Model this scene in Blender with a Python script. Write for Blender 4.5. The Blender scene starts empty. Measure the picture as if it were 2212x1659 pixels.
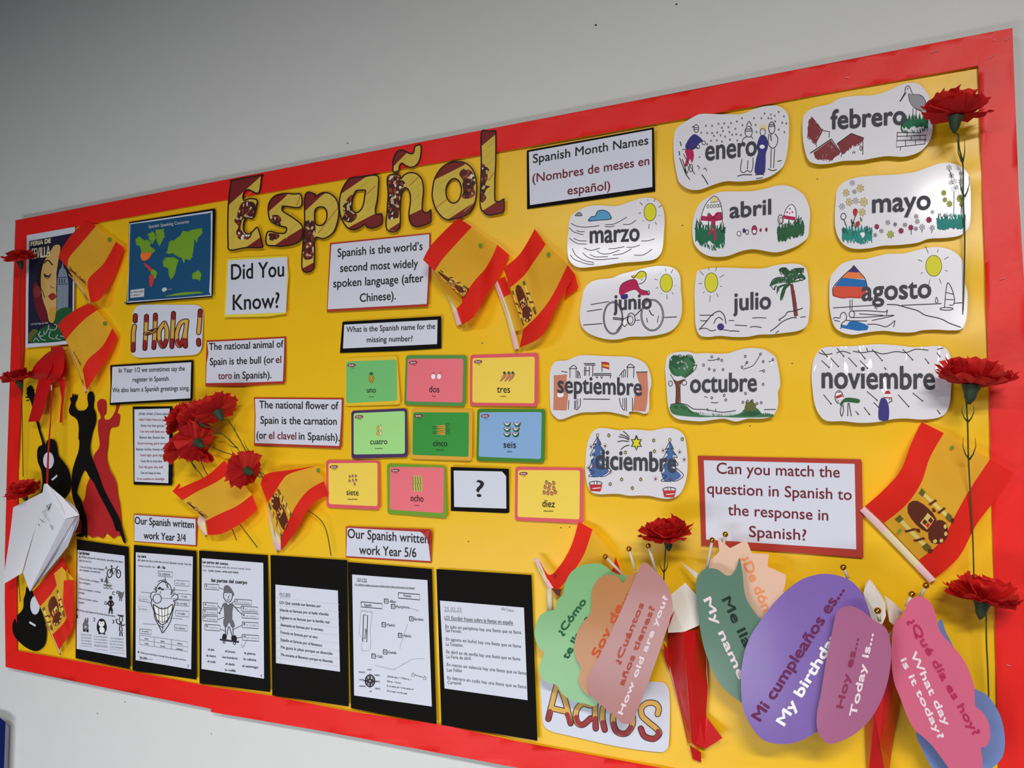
import bpy, math, random
from mathutils import Vector, Matrix
from mathutils.geometry import delaunay_2d_cdt
random.seed(7)
SC = bpy.context.scene
COL = SC.collection
# ---------------- camera ----------------
W, H, F = 2212.0, 1659.0, 1660.0
T = 0.026            # thickness of the board; its face is the plane Y = -T
D = 1.5              # camera distance from that face
CAMP = Vector((0.0, -T - D, 1.5))
B0 = Matrix(((1, 0, 0), (0, 0, -1), (0, 1, 0)))
R3 = (Matrix.Rotation(0.4354, 3, 'Z') @ Matrix.Rotation(0.0503, 3, 'X') @ B0 @ Matrix.Rotation(-0.0107, 3, 'Z'))
cam = bpy.data.cameras.new('camera')
cam.sensor_width = 36.0; cam.lens = 36.0 * F / W; cam.clip_start = 0.02; cam.clip_end = 50
co = bpy.data.objects.new('camera', cam); COL.objects.link(co)
co.matrix_world = Matrix.Translation(CAMP) @ R3.to_4x4()
SC.camera = co
# ---------------- light ----------------
wd = bpy.data.worlds.new('world'); SC.world = wd; wd.use_nodes = True
wd.node_tree.nodes['Background'].inputs[0].default_value = (0.85, 0.92, 1.0, 1)
wd.node_tree.nodes['Background'].inputs[1].default_value = 0.035
def area(name, loc, rot, sx, sy, power, col=(1, 1, 1)):
    l = bpy.data.lights.new(name, 'AREA'); l.shape = 'RECTANGLE'; l.size = sx; l.size_y = sy
    l.energy = power; l.color = col
    o = bpy.data.objects.new(name, l); o.location = loc; o.rotation_euler = rot; COL.objects.link(o)
area('ceiling_panel_lamp', (0.9, -3.0, 2.94), (0, 0, 0), 1.2, 0.3, 175, (1, 0.97, 0.92))
area('ceiling_panel_lamp', (-1.6, -3.3, 2.94), (0, 0, 0), 1.2, 0.3, 52, (0.98, 0.99, 1.0))
area('ceiling_panel_lamp', (1.2, -5.4, 2.94), (0, 0, 0), 1.2, 0.5, 110, (1, 0.97, 0.92))
area('low_fill_light', (-1.5, -2.3, 0.35), (math.radians(76), 0, 0.05), 2.0, 0.5, 31, (0.90, 0.95, 1.0))  # added low fill that brightens the lower wall; no window stands here
SC.view_settings.view_transform = 'Standard'; SC.view_settings.look = 'None'
SC.view_settings.gamma = 1.0; SC.view_settings.use_curve_mapping = False
SC.view_settings.exposure = -0.2

# ---------------- helpers ----------------
class Pl:
    """plane h = a + b*(X-X0) + c*(Z-Z0) above the board face"""
    def __init__(s, a, px=None, py=None, b=0.0, c=0.0):
        s.a, s.b, s.c = a, b, c
        s.x0 = s.z0 = 0.0
        if px is not None:
            q = P(px, py, a); s.x0, s.z0 = q.x, q.z
    def up(s, d):
        n = Pl(s.a + d, None, None, s.b, s.c); n.x0, n.z0 = s.x0, s.z0; return n
def P(px, py, h=0.0):
    d = R3 @ Vector(((px - W/2)/F, -(py - H/2)/F, -1.0))
    if isinstance(h, Pl):
        # Y = -T - (a + b(X-x0) + c(Z-z0))
        k0 = -T - h.a - h.b*(CAMP.x - h.x0) - h.c*(CAMP.z - h.z0)
        t = (k0 - CAMP.y)/(d.y + h.b*d.x + h.c*d.z)
    else:
        if callable(h): h = h(px, py)
        t = (-T - h - CAMP.y)/d.y
    return CAMP + d*t
def up(h, d):
    if isinstance(h, Pl): return h.up(d)
    if callable(h): return lambda x, y: h(x, y) + d
    return h + d
def lin(c):
    c /= 255.0
    return c/12.92 if c <= 0.04045 else ((c+0.055)/1.055)**2.4
MATS = {}
def mat(name, rgb=(200, 200, 200), rough=0.65, coat=0.0, bump=0.0, bscale=60, trans=0.0, vary=0.05, metal=0.0, alpha=1.0, spec=0.35):
    if name in MATS: return MATS[name]
    m = bpy.data.materials.new(name); m.use_nodes = True; MATS[name] = m
    nt = m.node_tree; N = nt.nodes; L = nt.links; b = N['Principled BSDF']
    c = tuple(lin(v) for v in rgb) + (1,)
    tc = N.new('ShaderNodeTexCoord')
    nz = N.new('ShaderNodeTexNoise'); nz.inputs['Scale'].default_value = 14; nz.inputs['Detail'].default_value = 4
    L.new(tc.outputs['Object'], nz.inputs['Vector'])
    mx = N.new('ShaderNodeMix'); mx.data_type = 'RGBA'
    mx.inputs['A'].default_value = tuple(v*(1-vary) for v in c[:3]) + (1,)
    mx.inputs['B'].default_value = tuple(min(1, v*(1+vary)) for v in c[:3]) + (1,)
    L.new(nz.outputs['Fac'], mx.inputs['Factor']); L.new(mx.outputs['Result'], b.inputs['Base Color'])
    b.inputs['Roughness'].default_value = rough; b.inputs['Metallic'].default_value = metal
    b.inputs['Specular IOR Level'].default_value = spec
    b.inputs['Coat Weight'].default_value = coat; b.inputs['Coat Roughness'].default_value = 0.12
    if alpha < 1: b.inputs['Alpha'].default_value = alpha
    if bump > 0:
        n2 = N.new('ShaderNodeTexNoise'); n2.inputs['Scale'].default_value = bscale; n2.inputs['Detail'].default_value = 3
        L.new(tc.outputs['Object'], n2.inputs['Vector'])
        bp = N.new('ShaderNodeBump'); bp.inputs['Strength'].default_value = bump; bp.inputs['Distance'].default_value = 0.002
        L.new(n2.outputs['Fac'], bp.inputs['Height']); L.new(bp.outputs['Normal'], b.inputs['Normal'])
        if coat: L.new(bp.outputs['Normal'], b.inputs['Coat Normal'])
    if trans > 0:
        tr = N.new('ShaderNodeBsdfTranslucent'); ms = N.new('ShaderNodeMixShader'); ms.inputs[0].default_value = trans
        L.new(mx.outputs['Result'], tr.inputs['Color']); out = N['Material Output']
        L.new(b.outputs[0], ms.inputs[1]); L.new(tr.outputs[0], ms.inputs[2]); L.new(ms.outputs[0], out.inputs['Surface'])
    return m
PAL = dict(k=(28, 24, 26), K=(50, 46, 56), ink=(24, 24, 30), w=(240, 240, 246), red=(176, 44, 36), dred=(128, 30, 38),
    y=(222, 216, 44), blue=(0, 104, 176), navy=(52, 44, 124), mag=(184, 20, 84), grn=(10, 104, 70), dgrn=(32, 90, 52),
    teal=(24, 136, 130), or_=(236, 124, 60), umb=(214, 74, 46), sky=(86, 160, 206), grey=(150, 150, 158), lg=(200, 202, 208),
    mg=(106, 106, 112), brn=(120, 62, 40), brick=(206, 128, 100), maroon=(132, 46, 52), tan=(206, 160, 60), pk=(224, 160, 190),
    lil=(170, 164, 176), cream=(232, 214, 150), wine=(112, 24, 36), pen=(92, 94, 104), ltpen=(150, 152, 162), skin=(214, 176, 120),
    gold=(230, 180, 60), pinkt=(220, 104, 120), olive=(96, 100, 44), orb=(204, 96, 40), deepg=(10, 84, 40), fl1=(190, 170, 30),
    mountain=(64, 90, 60), tree=(58, 116, 74), treeb=(70, 104, 160), pot=(190, 42, 40), emb=(110, 36, 22), mapg=(118, 164, 44),
    mapr=(214, 60, 56), mapo=(236, 120, 50), sea=(22, 80, 122), seag=(52, 100, 124), pface=(214, 172, 104), pnight=(32, 32, 60), giral=(126, 142, 160),
    lt=(234, 226, 190), white=(248, 246, 246), hp=(120, 34, 64), hred=(150, 50, 40), pinkw=(250, 240, 250), hk=(60, 60, 70), yg=(190, 200, 90), choc=(104, 52, 34))
def ink_mat(k): return mat('print_' + k, PAL[k], 0.6, vary=0.03) if k in PAL else MATS[k]

class M:
    def __init__(s): s.v = []; s.f = []; s.m = []; s.ms = []
    def mi(s, m):
        if m not in s.ms: s.ms.append(m)
        return s.ms.index(m)
    def add(s, vs, fs, m):
        o = len(s.v); s.v += [tuple(v) for v in vs]; k = s.mi(m)
        for f in fs: s.f.append(tuple(i + o for i in f)); s.m.append(k)
    def build(s, name, parent=None, smooth=False, origin=None):
        me = bpy.data.meshes.new(name)
        pw = parent.matrix_world.translation if parent is not None else None
        if parent is not None: off = Vector(parent['_org'])
        elif origin is not None: off = Vector(origin)
        else:
            off = Vector([sum(v[i] for v in s.v)/max(1, len(s.v)) for i in range(3)])
        me.from_pydata([(v[0]-off.x, v[1]-off.y, v[2]-off.z) for v in s.v], [], s.f)
        for m in s.ms: me.materials.append(m)
        me.polygons.foreach_set('material_index', s.m)
        if smooth: me.polygons.foreach_set('use_smooth', [True]*len(s.f))
        me.update()
        o = bpy.data.objects.new(name, me); COL.objects.link(o)
        if parent is not None: o.parent = parent
        else: o.location = off
        o['_org'] = list(off)
        return o
def tag(o, label=None, cat=None, group=None, kind=None):
    if label: o['label'] = label
    if cat: o['category'] = cat
    if group: o['group'] = group
    if kind: o['kind'] = kind
    return o
def thing(name, label, cat, at, group=None):
    o = bpy.data.objects.new(name, None); COL.objects.link(o); o.empty_display_size = 0.02
    o.location = at; o['_org'] = list(at)
    return tag(o, label, cat, group)
class Fr:
    """a crop of the photograph: local coordinates -> photograph pixels"""
    def __init__(s, x, y, k): s.x, s.y, s.k = x, y, k
    def __call__(s, t):
        if isinstance(t, str): t = [tuple(float(a) for a in q.split(',')) for q in t.split()]
        return [(s.x + a*s.k, s.y + b*s.k) for a, b in t]
PX = Fr(0, 0, 1)
A1 = Fr(0, 430, .25316); A2 = Fr(0, 820, .25316); A3 = Fr(0, 1180, .28871); A4 = Fr(400, 1160, .28926)
B1 = Fr(460, 260, .30741); B2 = Fr(420, 660, .26520); B3 = Fr(900, 440, .20496); B4 = Fr(690, 740, .26221)
C1 = Fr(1120, 220, .28029); C2 = Fr(1700, 40, .23146); C3 = Fr(1720, 330, .24711); C4 = Fr(1220, 540, .25316)
D1 = Fr(1420, 720, .35805); D2 = Fr(1120, 1100, .33687); D3 = Fr(1600, 1180, .28868); D4 = Fr(1180, 900, .16275)
E1 = Fr(470, 260, .20489); E2 = Fr(720, 260, .17631); E3 = Fr(340, 840, .21704); E4 = Fr(1140, 1180, .27732)
F1 = Fr(0, 460, .24117); F2 = Fr(0, 980, .27137); F3 = Fr(920, 1200, .26531); F4 = Fr(1840, 880, .24109)
def sm(p, n=5, closed=False):
    if len(p) < 3: return p
    q = []; N = len(p)
    rng = range(N) if closed else range(N-1)
    for i in rng:
        g = (lambda j: p[j % N]) if closed else (lambda j: p[max(0, min(N-1, j))])
        a, b, c, d = g(i-1), g(i), g(i+1), g(i+2)
        for k in range(n):
            t = k/n
            q.append(tuple(0.5*((2*b[j]) + (-a[j]+c[j])*t + (2*a[j]-5*b[j]+4*c[j]-d[j])*t*t + (-a[j]+3*b[j]-3*c[j]+d[j])*t**3) for j in range(len(b))))
    if not closed: q.append(p[-1])
    return q
def inside(x, y, poly):
    r = False; j = len(poly)-1
    for i in range(len(poly)):
        xi, yi = poly[i]; xj, yj = poly[j]
        if (yi > y) != (yj > y) and x < (xj-xi)*(y-yi)/(yj-yi)+xi: r = not r
        j = i
    return r
def rrect(q, r=0.08, n=4):
    """rounded quad: q four corners, r corner radius in px"""
    out = []
    for i in range(4):
        a, b, c = Vector(q[i-1]), Vector(q[i]), Vector(q[(i+1) % 4])
        u = (a-b).normalized()*r; v = (c-b).normalized()*r
        for k in range(n+1):
            t = k/n
            p = (b+u)*(1-t)**2 + b*2*t*(1-t) + (b+v)*t*t
            out.append((p.x, p.y))
    return out
def tri(outline, holes=(), lines=(), grid=0):
    vs = []; es = []
    def addp(pl, closed=True):
        o = len(vs); vs.extend(Vector(p) for p in pl)
        for i in range(len(pl) if closed else len(pl)-1): es.append((o+i, o+(i+1) % len(pl)))
    addp(outline)
    for hl in holes: addp(hl)
    for l in lines: addp(l, False)
    if grid:
        xs = [p[0] for p in outline]; ys = [p[1] for p in outline]
        x = math.ceil(min(xs)/grid)*grid
        while x < max(xs):
            y = math.ceil(min(ys)/grid)*grid
            while y < max(ys):
                if inside(x, y, outline): vs.append(Vector((x, y)))
                y += grid
            x += grid
    r = delaunay_2d_cdt(vs, es, [], 0, 1e-4)
    v2 = [(p.x, p.y) for p in r[0]]; fs = []
    for f in r[2]:
        cx = sum(v2[i][0] for i in f)/len(f); cy = sum(v2[i][1] for i in f)/len(f)
        if inside(cx, cy, outline) and not any(inside(cx, cy, hl) for hl in holes): fs.append((tuple(f), cx, cy))
    return v2, fs
def sheet(name, outline, m, parent=None, h=0.004, th=0.0005, holes=(), regions=(), grid=0, smooth=False, back=None):
    """a flat cut-out with thickness; regions = [(polygon, material)] are printed areas"""
    v2, fs = tri(outline, holes, [list(r[0]) + [r[0][0]] for r in regions], grid)
    me = M(); me.mi(m)
    front = [P(x, y, h) for x, y in v2]; bk = [P(x, y, up(h, -th)) for x, y in v2]
    n = len(v2); me.v = [tuple(p) for p in front] + [tuple(p) for p in bk]
    cnt = {}
    bi = me.mi(back) if back else 0
    for f, cx, cy in fs:
        k = 0
        for poly, mm in regions:
            if inside(cx, cy, poly): k = me.mi(mm)
        # front faces the camera (image y is down: reverse)
        a = front[f[0]]; nn = (front[f[1]]-a).cross(front[f[2]]-a)
        g = f if nn.y < 0 else tuple(reversed(f))
        me.f.append(g); me.m.append(k)
        me.f.append(tuple(i+n for i in reversed(g))); me.m.append(bi)
        for i in range(len(g)):
            e = (g[i], g[(i+1) % len(g)])
            if (e[1], e[0]) in cnt: del cnt[(e[1], e[0])]
            else: cnt[e] = k
    for (a, b), k in cnt.items():      # side walls on their own vertices, so that the faces shade flat
        o = len(me.v); me.v += [me.v[b], me.v[a], me.v[a+n], me.v[b+n]]; me.f.append((o, o+1, o+2, o+3)); me.m.append(0)
    return me.build(name, parent, smooth)
_TC = {}
def _font(s, spacing=1.0):
    key = (s, spacing)
    if key in _TC: return _TC[key]
    c = bpy.data.curves.new('t', 'FONT'); c.body = s; c.resolution_u = 3; c.space_character = spacing
    res = []
    for fill in ('FRONT', 'NONE'):
        c.fill_mode = fill
        o = bpy.data.objects.new('t', c); COL.objects.link(o)
        dg = bpy.context.evaluated_depsgraph_get(); me = o.evaluated_get(dg).to_mesh()
        res.append(([(v.co.x, v.co.y) for v in me.vertices], [tuple(p.vertices) for p in me.polygons] if fill == 'FRONT' else [tuple(e.vertices) for e in me.edges]))
        o.evaluated_get(dg).to_mesh_clear(); bpy.data.objects.remove(o)
    bpy.data.curves.remove(c)
    _TC[key] = res; return res
CAPH = max(v[1] for v in _font('H')[0][0]); XH = max(v[1] for v in _font('x')[0][0])
def text(me, m, s, p0, p1, cap, h, bold=0.0, upv=None):
    """baseline from p0 to p1 (px); cap>0 capital height px, cap<0 x-height px"""
    (vs, fs), (ov, oe) = _font(s)
    x0 = min(v[0] for v in vs); x1 = max(v[0] for v in vs)
    sc = (cap/CAPH) if cap > 0 else (-cap/XH)
    L = math.hypot(p1[0]-p0[0], p1[1]-p0[1])
    if upv is None: ux, uy = 0.0, -1.0
    else:
        q = math.hypot(*upv); ux, uy = upv[0]/q, upv[1]/q
    def mp(v, d=0.0):
        t = (v[0]-x0)/(x1-x0)
        return (p0[0]+(p1[0]-p0[0])*t+ux*v[1]*sc, p0[1]+(p1[1]-p0[1])*t+uy*v[1]*sc)
    pts = [mp(v) for v in vs]
    me.add([P(a, b, h) for a, b in pts], fs, m)
    if bold > 0:
        op = [mp(v) for v in ov]; nb = {}
        for a, b in oe: nb.setdefault(a, []).append(b); nb.setdefault(b, []).append(a)
        seen = set(); hh = up(h, .00004)
        for st_ in list(nb):
            if st_ in seen: continue
            lp = [st_]; seen.add(st_); c = st_
            while True:
                nx_ = [q for q in nb[c] if q not in seen]
                if not nx_: break
                c = nx_[0]; seen.add(c); lp.append(c)
            pl = []
            for i in lp:
                p = op[i]
                if not pl or math.hypot(p[0]-pl[-1][0], p[1]-pl[-1][1]) > .15: pl.append(p)
            if len(pl) > 3: ribbon(me, m, pl, bold*2, hh, closed=True)
def ribbon(me, m, pl, w, h, caps=True, closed=False):
    """flat pen line of width w px along pl"""
    w *= .5
    if closed: pl = list(pl) + [pl[0]]
    V = []; Fc = []; n = len(pl)
    for i, (x, y) in enumerate(pl):
        a = pl[i-1] if i else (pl[-2] if closed else pl[0]); b = pl[i+1] if i < n-1 else (pl[1] if closed else pl[-1])
        dx, dy = b[0]-a[0], b[1]-a[1]; l = math.hypot(dx, dy) or 1
        nx, ny = -dy/l*w, dx/l*w
        V += [P(x+nx, y+ny, h), P(x-nx, y-ny, h)]
        if i: Fc.append((2*i-2, 2*i-1, 2*i+1, 2*i))
    me.add(V, Fc, m)
    if caps and w > 1.2 and not closed:
        for x, y in (pl[0], pl[-1]):
            me.add([P(x+w*math.cos(k*.6283), y+w*math.sin(k*.6283), up(h, .00004)) for k in range(10)], [tuple(range(10))], m)
def ell(cx, cy, rx, ry, n=20, rot=0):
    c, s = math.cos(rot), math.sin(rot)
    return [(cx+rx*math.cos(2*math.pi*k/n)*c-ry*math.sin(2*math.pi*k/n)*s, cy+rx*math.cos(2*math.pi*k/n)*s+ry*math.sin(2*math.pi*k/n)*c) for k in range(n)]
def ink(parent, fr, items, h, pname='printed_picture', tname='lettering', grid=0, d0=0.00025):
    """h = plane of the paper; draws print just proud of it"""
    a = M(); t = M(); d = d0
    for it in items:
        k = it[0]; m = ink_mat(it[1]); hh = up(h, d)
        if k in 'fF':
            p = fr(it[2]); p = sm(p, 4, True) if k == 'F' else p
            v2, fs = tri(p, grid=grid)
            a.add([P(x, y, hh) for x, y in v2], [f for f, _, _ in fs], m); d += 0.00004
        elif k in 'sS':
            p = fr(it[3]); p = sm(p, 5) if k == 'S' else p
            ribbon(a, m, p, it[2]*1.3, hh); d += 0.000004
        elif k == 'c':
            p = fr(ell(it[2], it[3], it[4], it[5], 14)); a.add([P(x, y, hh) for x, y in p], [tuple(range(14))], m); d += 0.00002
        elif k == 'o':
            p = fr(ell(it[3], it[4], it[5], it[6], 20)); ribbon(a, m, p, it[2]*1.25, hh, closed=True); d += 0.000004
        elif k == 't':
            (p0, p1) = fr([(it[3], it[4]), (it[5], it[6])])
            u = it[9] if len(it) > 9 else None
            text(t, m, it[2], p0, p1, it[7]*fr.k, up(h, .00025 + d), (it[8]*min(1, abs(it[7])*fr.k/11) if len(it) > 8 else 0.0), u)
    o = []
    if a.v: o.append(a.build(pname, parent))
    if t.v: o.append(t.build(tname, parent))
    return o
def mid(q): return (sum(p[0] for p in q)/len(q), sum(p[1] for p in q)/len(q))
def scr(seed, x0, y0, x1, y1, amp, n):
    """a wiggly handwriting-like line"""
    r = random.Random(seed); out = []
    for i in range(n+1):
        t = i/n; s = (1 if i % 2 else -1)*amp*r.uniform(.3, 1)
        out.append('%.1f,%.1f' % (x0+(x1-x0)*t+r.uniform(-.3, .3)*amp, y0+(y1-y0)*t+s))
    return ' '.join(out)
def tube(me, m, pts, r, n=6, r1=None):
    r1 = r if r1 is None else r1; V = []; Fc = []; N = len(pts)
    for i, p in enumerate(pts):
        d = (pts[min(N-1, i+1)]-pts[max(0, i-1)]).normalized()
        a = d.cross(Vector((0, 1, 0.13))).normalized(); b = d.cross(a); rr = r+(r1-r)*i/(N-1)
        for k in range(n): V.append(p+a*rr*math.cos(2*math.pi*k/n)+b*rr*math.sin(2*math.pi*k/n))
        if i:
            for k in range(n): Fc.append(((i-1)*n+k, (i-1)*n+(k+1) % n, i*n+(k+1) % n, i*n+k))
    Fc += [tuple(range(n))[::-1], tuple(range((N-1)*n, N*n))]
    me.add(V, Fc, m)
# ---------------- the setting ----------------
wallm = mat('wall_paint', (218, 219, 218), .8, bump=.15, bscale=180, vary=.025)
def box(name, a, b, m, parent=None):
    me = M(); x0, y0, z0 = a; x1, y1, z1 = b
    me.add([(x0, y0, z0), (x1, y0, z0), (x1, y1, z0), (x0, y1, z0), (x0, y0, z1), (x1, y0, z1), (x1, y1, z1), (x0, y1, z1)],
           [(0, 3, 2, 1), (4, 5, 6, 7), (0, 1, 5, 4), (1, 2, 6, 5), (2, 3, 7, 6), (3, 0, 4, 7)], m)
    return me.build(name, parent)
tag(box('wall_back', (-4.2, 0, 0), (2.6, .12, 3.0), wallm), kind='structure')
tag(box('floor', (-4.2, -7, -.1), (2.6, .12, 0), mat('floor_carpet', (92, 92, 96), .9, bump=.4, bscale=200)), kind='structure')
tag(box('ceiling', (-4.2, -7, 3.0), (2.6, .12, 3.1), mat('ceiling_paint', (170, 168, 164), .9)), kind='structure')
# marks on the wall
def pinhole(px, py, r):
    me = M(); me.add([P(*q, -T + .0006) for q in ell(px, py, r, r*.8, 8)], [tuple(range(8))], mat('pinhole', (70, 66, 64), .9))
    return me
# ---------------- the display board ----------------
yel = mat('yellow_backing_paper', (244, 194, 26), .34, bump=.12, bscale=40, vary=.03, spec=.42)
redp = mat('red_border_paper', (236, 33, 27), .45, bump=.15, bscale=50, vary=.04)
brd = thing('display_board', 'large yellow backed notice board with a wide red paper border', 'notice board', P(1000, 1000, 0))
OUT = [(33, 476), (1120, 266), (2187, 60), (2201, 420), (2212, 600), (2226, 1100), (2240, 1880), (1120, 1659), (960, 1629), (440, 1528), (12, 1441), (10, 1195), (20, 850)]
def wave(x, y):
    q = P(x, y, 0.001)
    X, Z = q.x, q.z
    s = math.sin
    v = s(Z*21+s(X*3.1)*1.4)*.0011+s(X*16+Z*4)*.0006+s(X*37+Z*29)*.00025
    f = max(0, min(1, (X+.7)/.8))          # looser paper on the right side
    v += f*(s(Z*46+X*7+s(X*9)*.8)*.0011+.003*math.exp(-((Z-1.90-X*.06)/.024)**2)*(.5+.5*s(1+X*5)))
    return .0026+v*.8
pan = M()
a = [P(x, y, -T+.0004) for x, y in OUT]; b = [P(x, y, 0) for x, y in OUT]; n = len(OUT)
c_ = [Vector((q.x, -.0004, q.z)) for q in b]
pan.add(b+c_, [tuple(range(n)), tuple(range(2*n-1, n-1, -1))]+[(i, i+n, (i+1) % n+n, (i+1) % n) for i in range(n)], mat('board_edge', (150, 148, 146), .7))
pan.build('backing_panel', brd)
INN = [(45, 496), (2125, 127), (2148, 740), (2160, 1220), (2175, 1840), (1431, 1685), (1120, 1620), (400, 1489), (27, 1418), (28, 1022), (42, 760)]
sheet('backing_paper', INN, yel, brd, h=wave, th=.0004, grid=11, smooth=True)
BS = {'top': '33,476 580,370 1120,266 1660,162 2187,60 2152,136 1640,228 1120,320.3 460,436.8 209,481.5 60,508',
      'left': '34,474 60,506 56,640 52,760 46,860 39,1022 36,1300 37,1440 12,1441 10,1300 11,1195 15,1000 20,850 28,640',
      'right': '2187,60 2194,240 2201,420 2212,600 2219,850 2226,1100 2234,1500 2240,1880 2170,1860 2157,1659 2146.6,1220 2133,740 2121,370 2113,143.5 2113,120',
      'b1': '12,1407 36,1405 240,1441 440,1480 482,1488 466,1534 440,1528 220,1484 12,1441',
      'b2': '470,1485 580,1502 758,1537 960,1566.4 1120,1602 1431,1659 2160,1815 2240,1880 1120,1659 960,1629 700,1580 455,1538 461,1512'}
for i, (k, s) in enumerate(BS.items()):
    z = .0074+i*.0004
    def hf(x, y, z=z):
        q = P(x, y, .005); return z+.0007*math.sin(q.x*23+q.z*11)+.0004*math.sin(q.x*51-q.z*43)
    o = sheet('border_strip', PX(s), redp, brd, h=hf, th=.0008, grid=14, smooth=True)
stm = mat('staple_metal', (235, 232, 228), .25, metal=.6)
for (x0, y0), (x1, y1) in [C2('1345,322 1402,294'), C2('1928,208 1948,182'), C2('2040,205 2085,165'), C2('1885,372 1935,340'), C2('550,548 575,550'), C3('1785,1108 1825,1092'), D3('1990,888 2020,896')]:
    me = M(); tube(me, stm, [P(x0, y0, .0102), P(x1, y1, .0102)], .0006, 5); me.build('staple', brd)
for i, (x, y) in enumerate([C2('283,1497')[0], C1('1262,952')[0], C4('1940,968')[0], C4('1580,1500')[0], (1012, 1170), B3('690,1470')[0], B4('1990,1525')[0], B4('2060,1520')[0]]):
    me = M(); q = ell(x, y, 1.6, 1.3, 8); me.add([P(a, b, wave(a, b)+.0005) for a, b in q], [tuple(range(8))], mat('pinhole', (70, 66, 64), .9)); me.build('pin_hole', brd)
wl = bpy.data.objects['wall_back']
for x, y, r in [(1287, 54, 2.6), (1461, 9, 2.4), A3('728,1250')[0]+(1.3,), A3('935,1165')[0]+(1.2,), B1('947,160')[0]+(1.5,), A4('195,1470')[0]+(1.2,)]:
    pinhole(x, y, r).build('pin_hole', wl)
# blue cupboard at the very left
cb = thing('storage_unit', 'dark blue unit with a grey side, cut off at the bottom left corner', 'cupboard', (-2.6, -.1, 0))
blu = mat('blue_plastic', (10, 28, 92), .4); gry = mat('grey_side', (150, 152, 168), .6)
me = M(); top = [Vector((-2.85, -.14, .52)), Vector((-2.42, -.14, .52)), Vector((-2.42, -.012, .50)), Vector((-2.85, -.012, .50))]
X1 = P(11.5, 1561, .035-T); Xb = P(21, 1572, -T+.004)
fz, bz = X1.z, Xb.z
fr_ = [(-2.9, X1.y, fz+.02), (X1.x-.03, X1.y, fz+.012), (X1.x, X1.y, fz), (X1.x-.012, X1.y, .03), (-2.9, X1.y, .03)]
bk_ = [(-2.9, Xb.y, bz+.02), (Xb.x-.03, Xb.y, bz+.012), (Xb.x, Xb.y, bz), (Xb.x-.012, Xb.y, .03), (-2.9, Xb.y, .03)]
me.add([Vector(v) for v in fr_], [(4, 3, 2, 1, 0)], blu); me.build('front_panel', cb)
me = M(); V = [Vector((v[0], v[1]+.0008, v[2])) for v in fr_]+[Vector(v) for v in bk_]
me.add(V, [(i, (i+1) % 5, (i+1) % 5+5, i+5) for i in range(5)]+[(5, 6, 7, 8, 9)], gry); me.build('body', cb)
me = M()
for x in (-2.85, -2.5):
    tube(me, gry, [Vector((x, -.02, 0)), Vector((x, -.02, .031))], .012, 8)
me.build('foot', cb)
# ---------------- paper things ----------------
wp = mat('white_paper', (216, 219, 234), .6, vary=.02, bump=.05)
def cardm(k, rgb): return mat('card_'+k, rgb, .62, vary=.05, bump=.08, bscale=90)
blk = mat('card_black', (16, 14, 13), .8, vary=.05, bump=.08, bscale=90, spec=.12); rdc = cardm('red', (176, 52, 36)); yc = cardm('yellow', (236, 214, 60))
def notice(name, label, cat, group, fr, mountq, mm, paperq, items, h=.0075, b=0.0, c=0.06, pm=None, grid=0, r=0):
    q = fr(mountq); mx, my = mid(q); pl = Pl(h, mx, my, b, c)
    t = thing(name, label, cat, P(mx, my, pl), group)
    if mm: sheet('backing_card', q, mm, t, pl, .0006)
    pq = fr(paperq)
    if r: pq = rrect(pq, r)
    pl2 = pl.up(.0007 if mm else 0)
    sheet('paper_sheet', pq, pm or wp, t, pl2, .0004)
    ink(t, fr, items, pl2)
    return t
G1 = 'printed fact cards on red backing'
notice('fact_card', 'white card asking Did You Know? in large letters on thin yellow backing', 'card', None, B1,
    '98,970 520,950 532,1090 520,1240 514,1358 380,1378 76,1384 88,1160', yc, '108,984 524,962 514,1350 88,1366',
    [('t', 'k', 'Did You', 128, 1120, 498, 1096, 108, .5), ('t', 'k', 'Know?', 140, 1334, 466, 1316, 108, .5)], h=.011, c=-.05)
notice('fact_card', 'fact card saying Spanish is the world\'s second most widely spoken language', 'card', G1, B1,
    '822,862 1530,790 1532,960 1512,1306 800,1346 806,1200', rdc, '832,872 1520,800 1518,1000 1502,1290 806,1328 812,1200',
    [('t', 'k', 'Spanish is the world’s', 876, 960, 1472, 910, -38, .3), ('t', 'k', 'second most widely', 894, 1065, 1440, 1032, -38, .3),
     ('t', 'k', 'spoken language (after', 846, 1174, 1478, 1134, -38, .3), ('t', 'k', 'Chinese).', 1032, 1276, 1284, 1258, -38, .3)], h=.008, c=-.03)
notice('fact_card', 'fact card about the national animal of Spain, the bull, el toro', 'card', G1, B2,
    '98,284 746,252 742,440 734,636 600,642 380,658 88,656 92,500', rdc, '104,298 732,266 728,440 720,616 400,628 94,632 100,470 114,390',
    [('t', 'k', 'The national animal of', 118, 364, 724, 340, -38, .3), ('t', 'k', 'Spain is the bull (or', 126, 486, 648, 468, -38, .3), ('t', 'wine', 'el', 662, 468, 706, 467, -38, .3),
     ('t', 'wine', 'toro', 194, 600, 304, 597, -38, .3), ('t', 'k', 'in Spanish).', 324, 597, 626, 592, -38, .3)], h=.0075, c=-.04)
notice('fact_card', 'fact card about the national flower of Spain, the carnation, el clavel', 'card', G1, B2,
    '484,748 1214,752 1210,900 1194,1166 484,1140 490,900', rdc, '492,760 1200,766 1196,900 1180,1144 492,1120 498,900',
    [('t', 'k', 'The national flower of', 528, 836, 1172, 846, -40, .3), ('t', 'k', 'Spain is the carnation', 538, 962, 1158, 972, -40, .3),
     ('t', 'k', '(or', 506, 1084, 586, 1086, -40, .3), ('t', 'wine', 'el clavel', 606, 1086, 828, 1092, -40, .3), ('t', 'k', 'in Spanish).', 850, 1092, 1182, 1104, -40, .3)], h=.0075, c=-.03)
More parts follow.
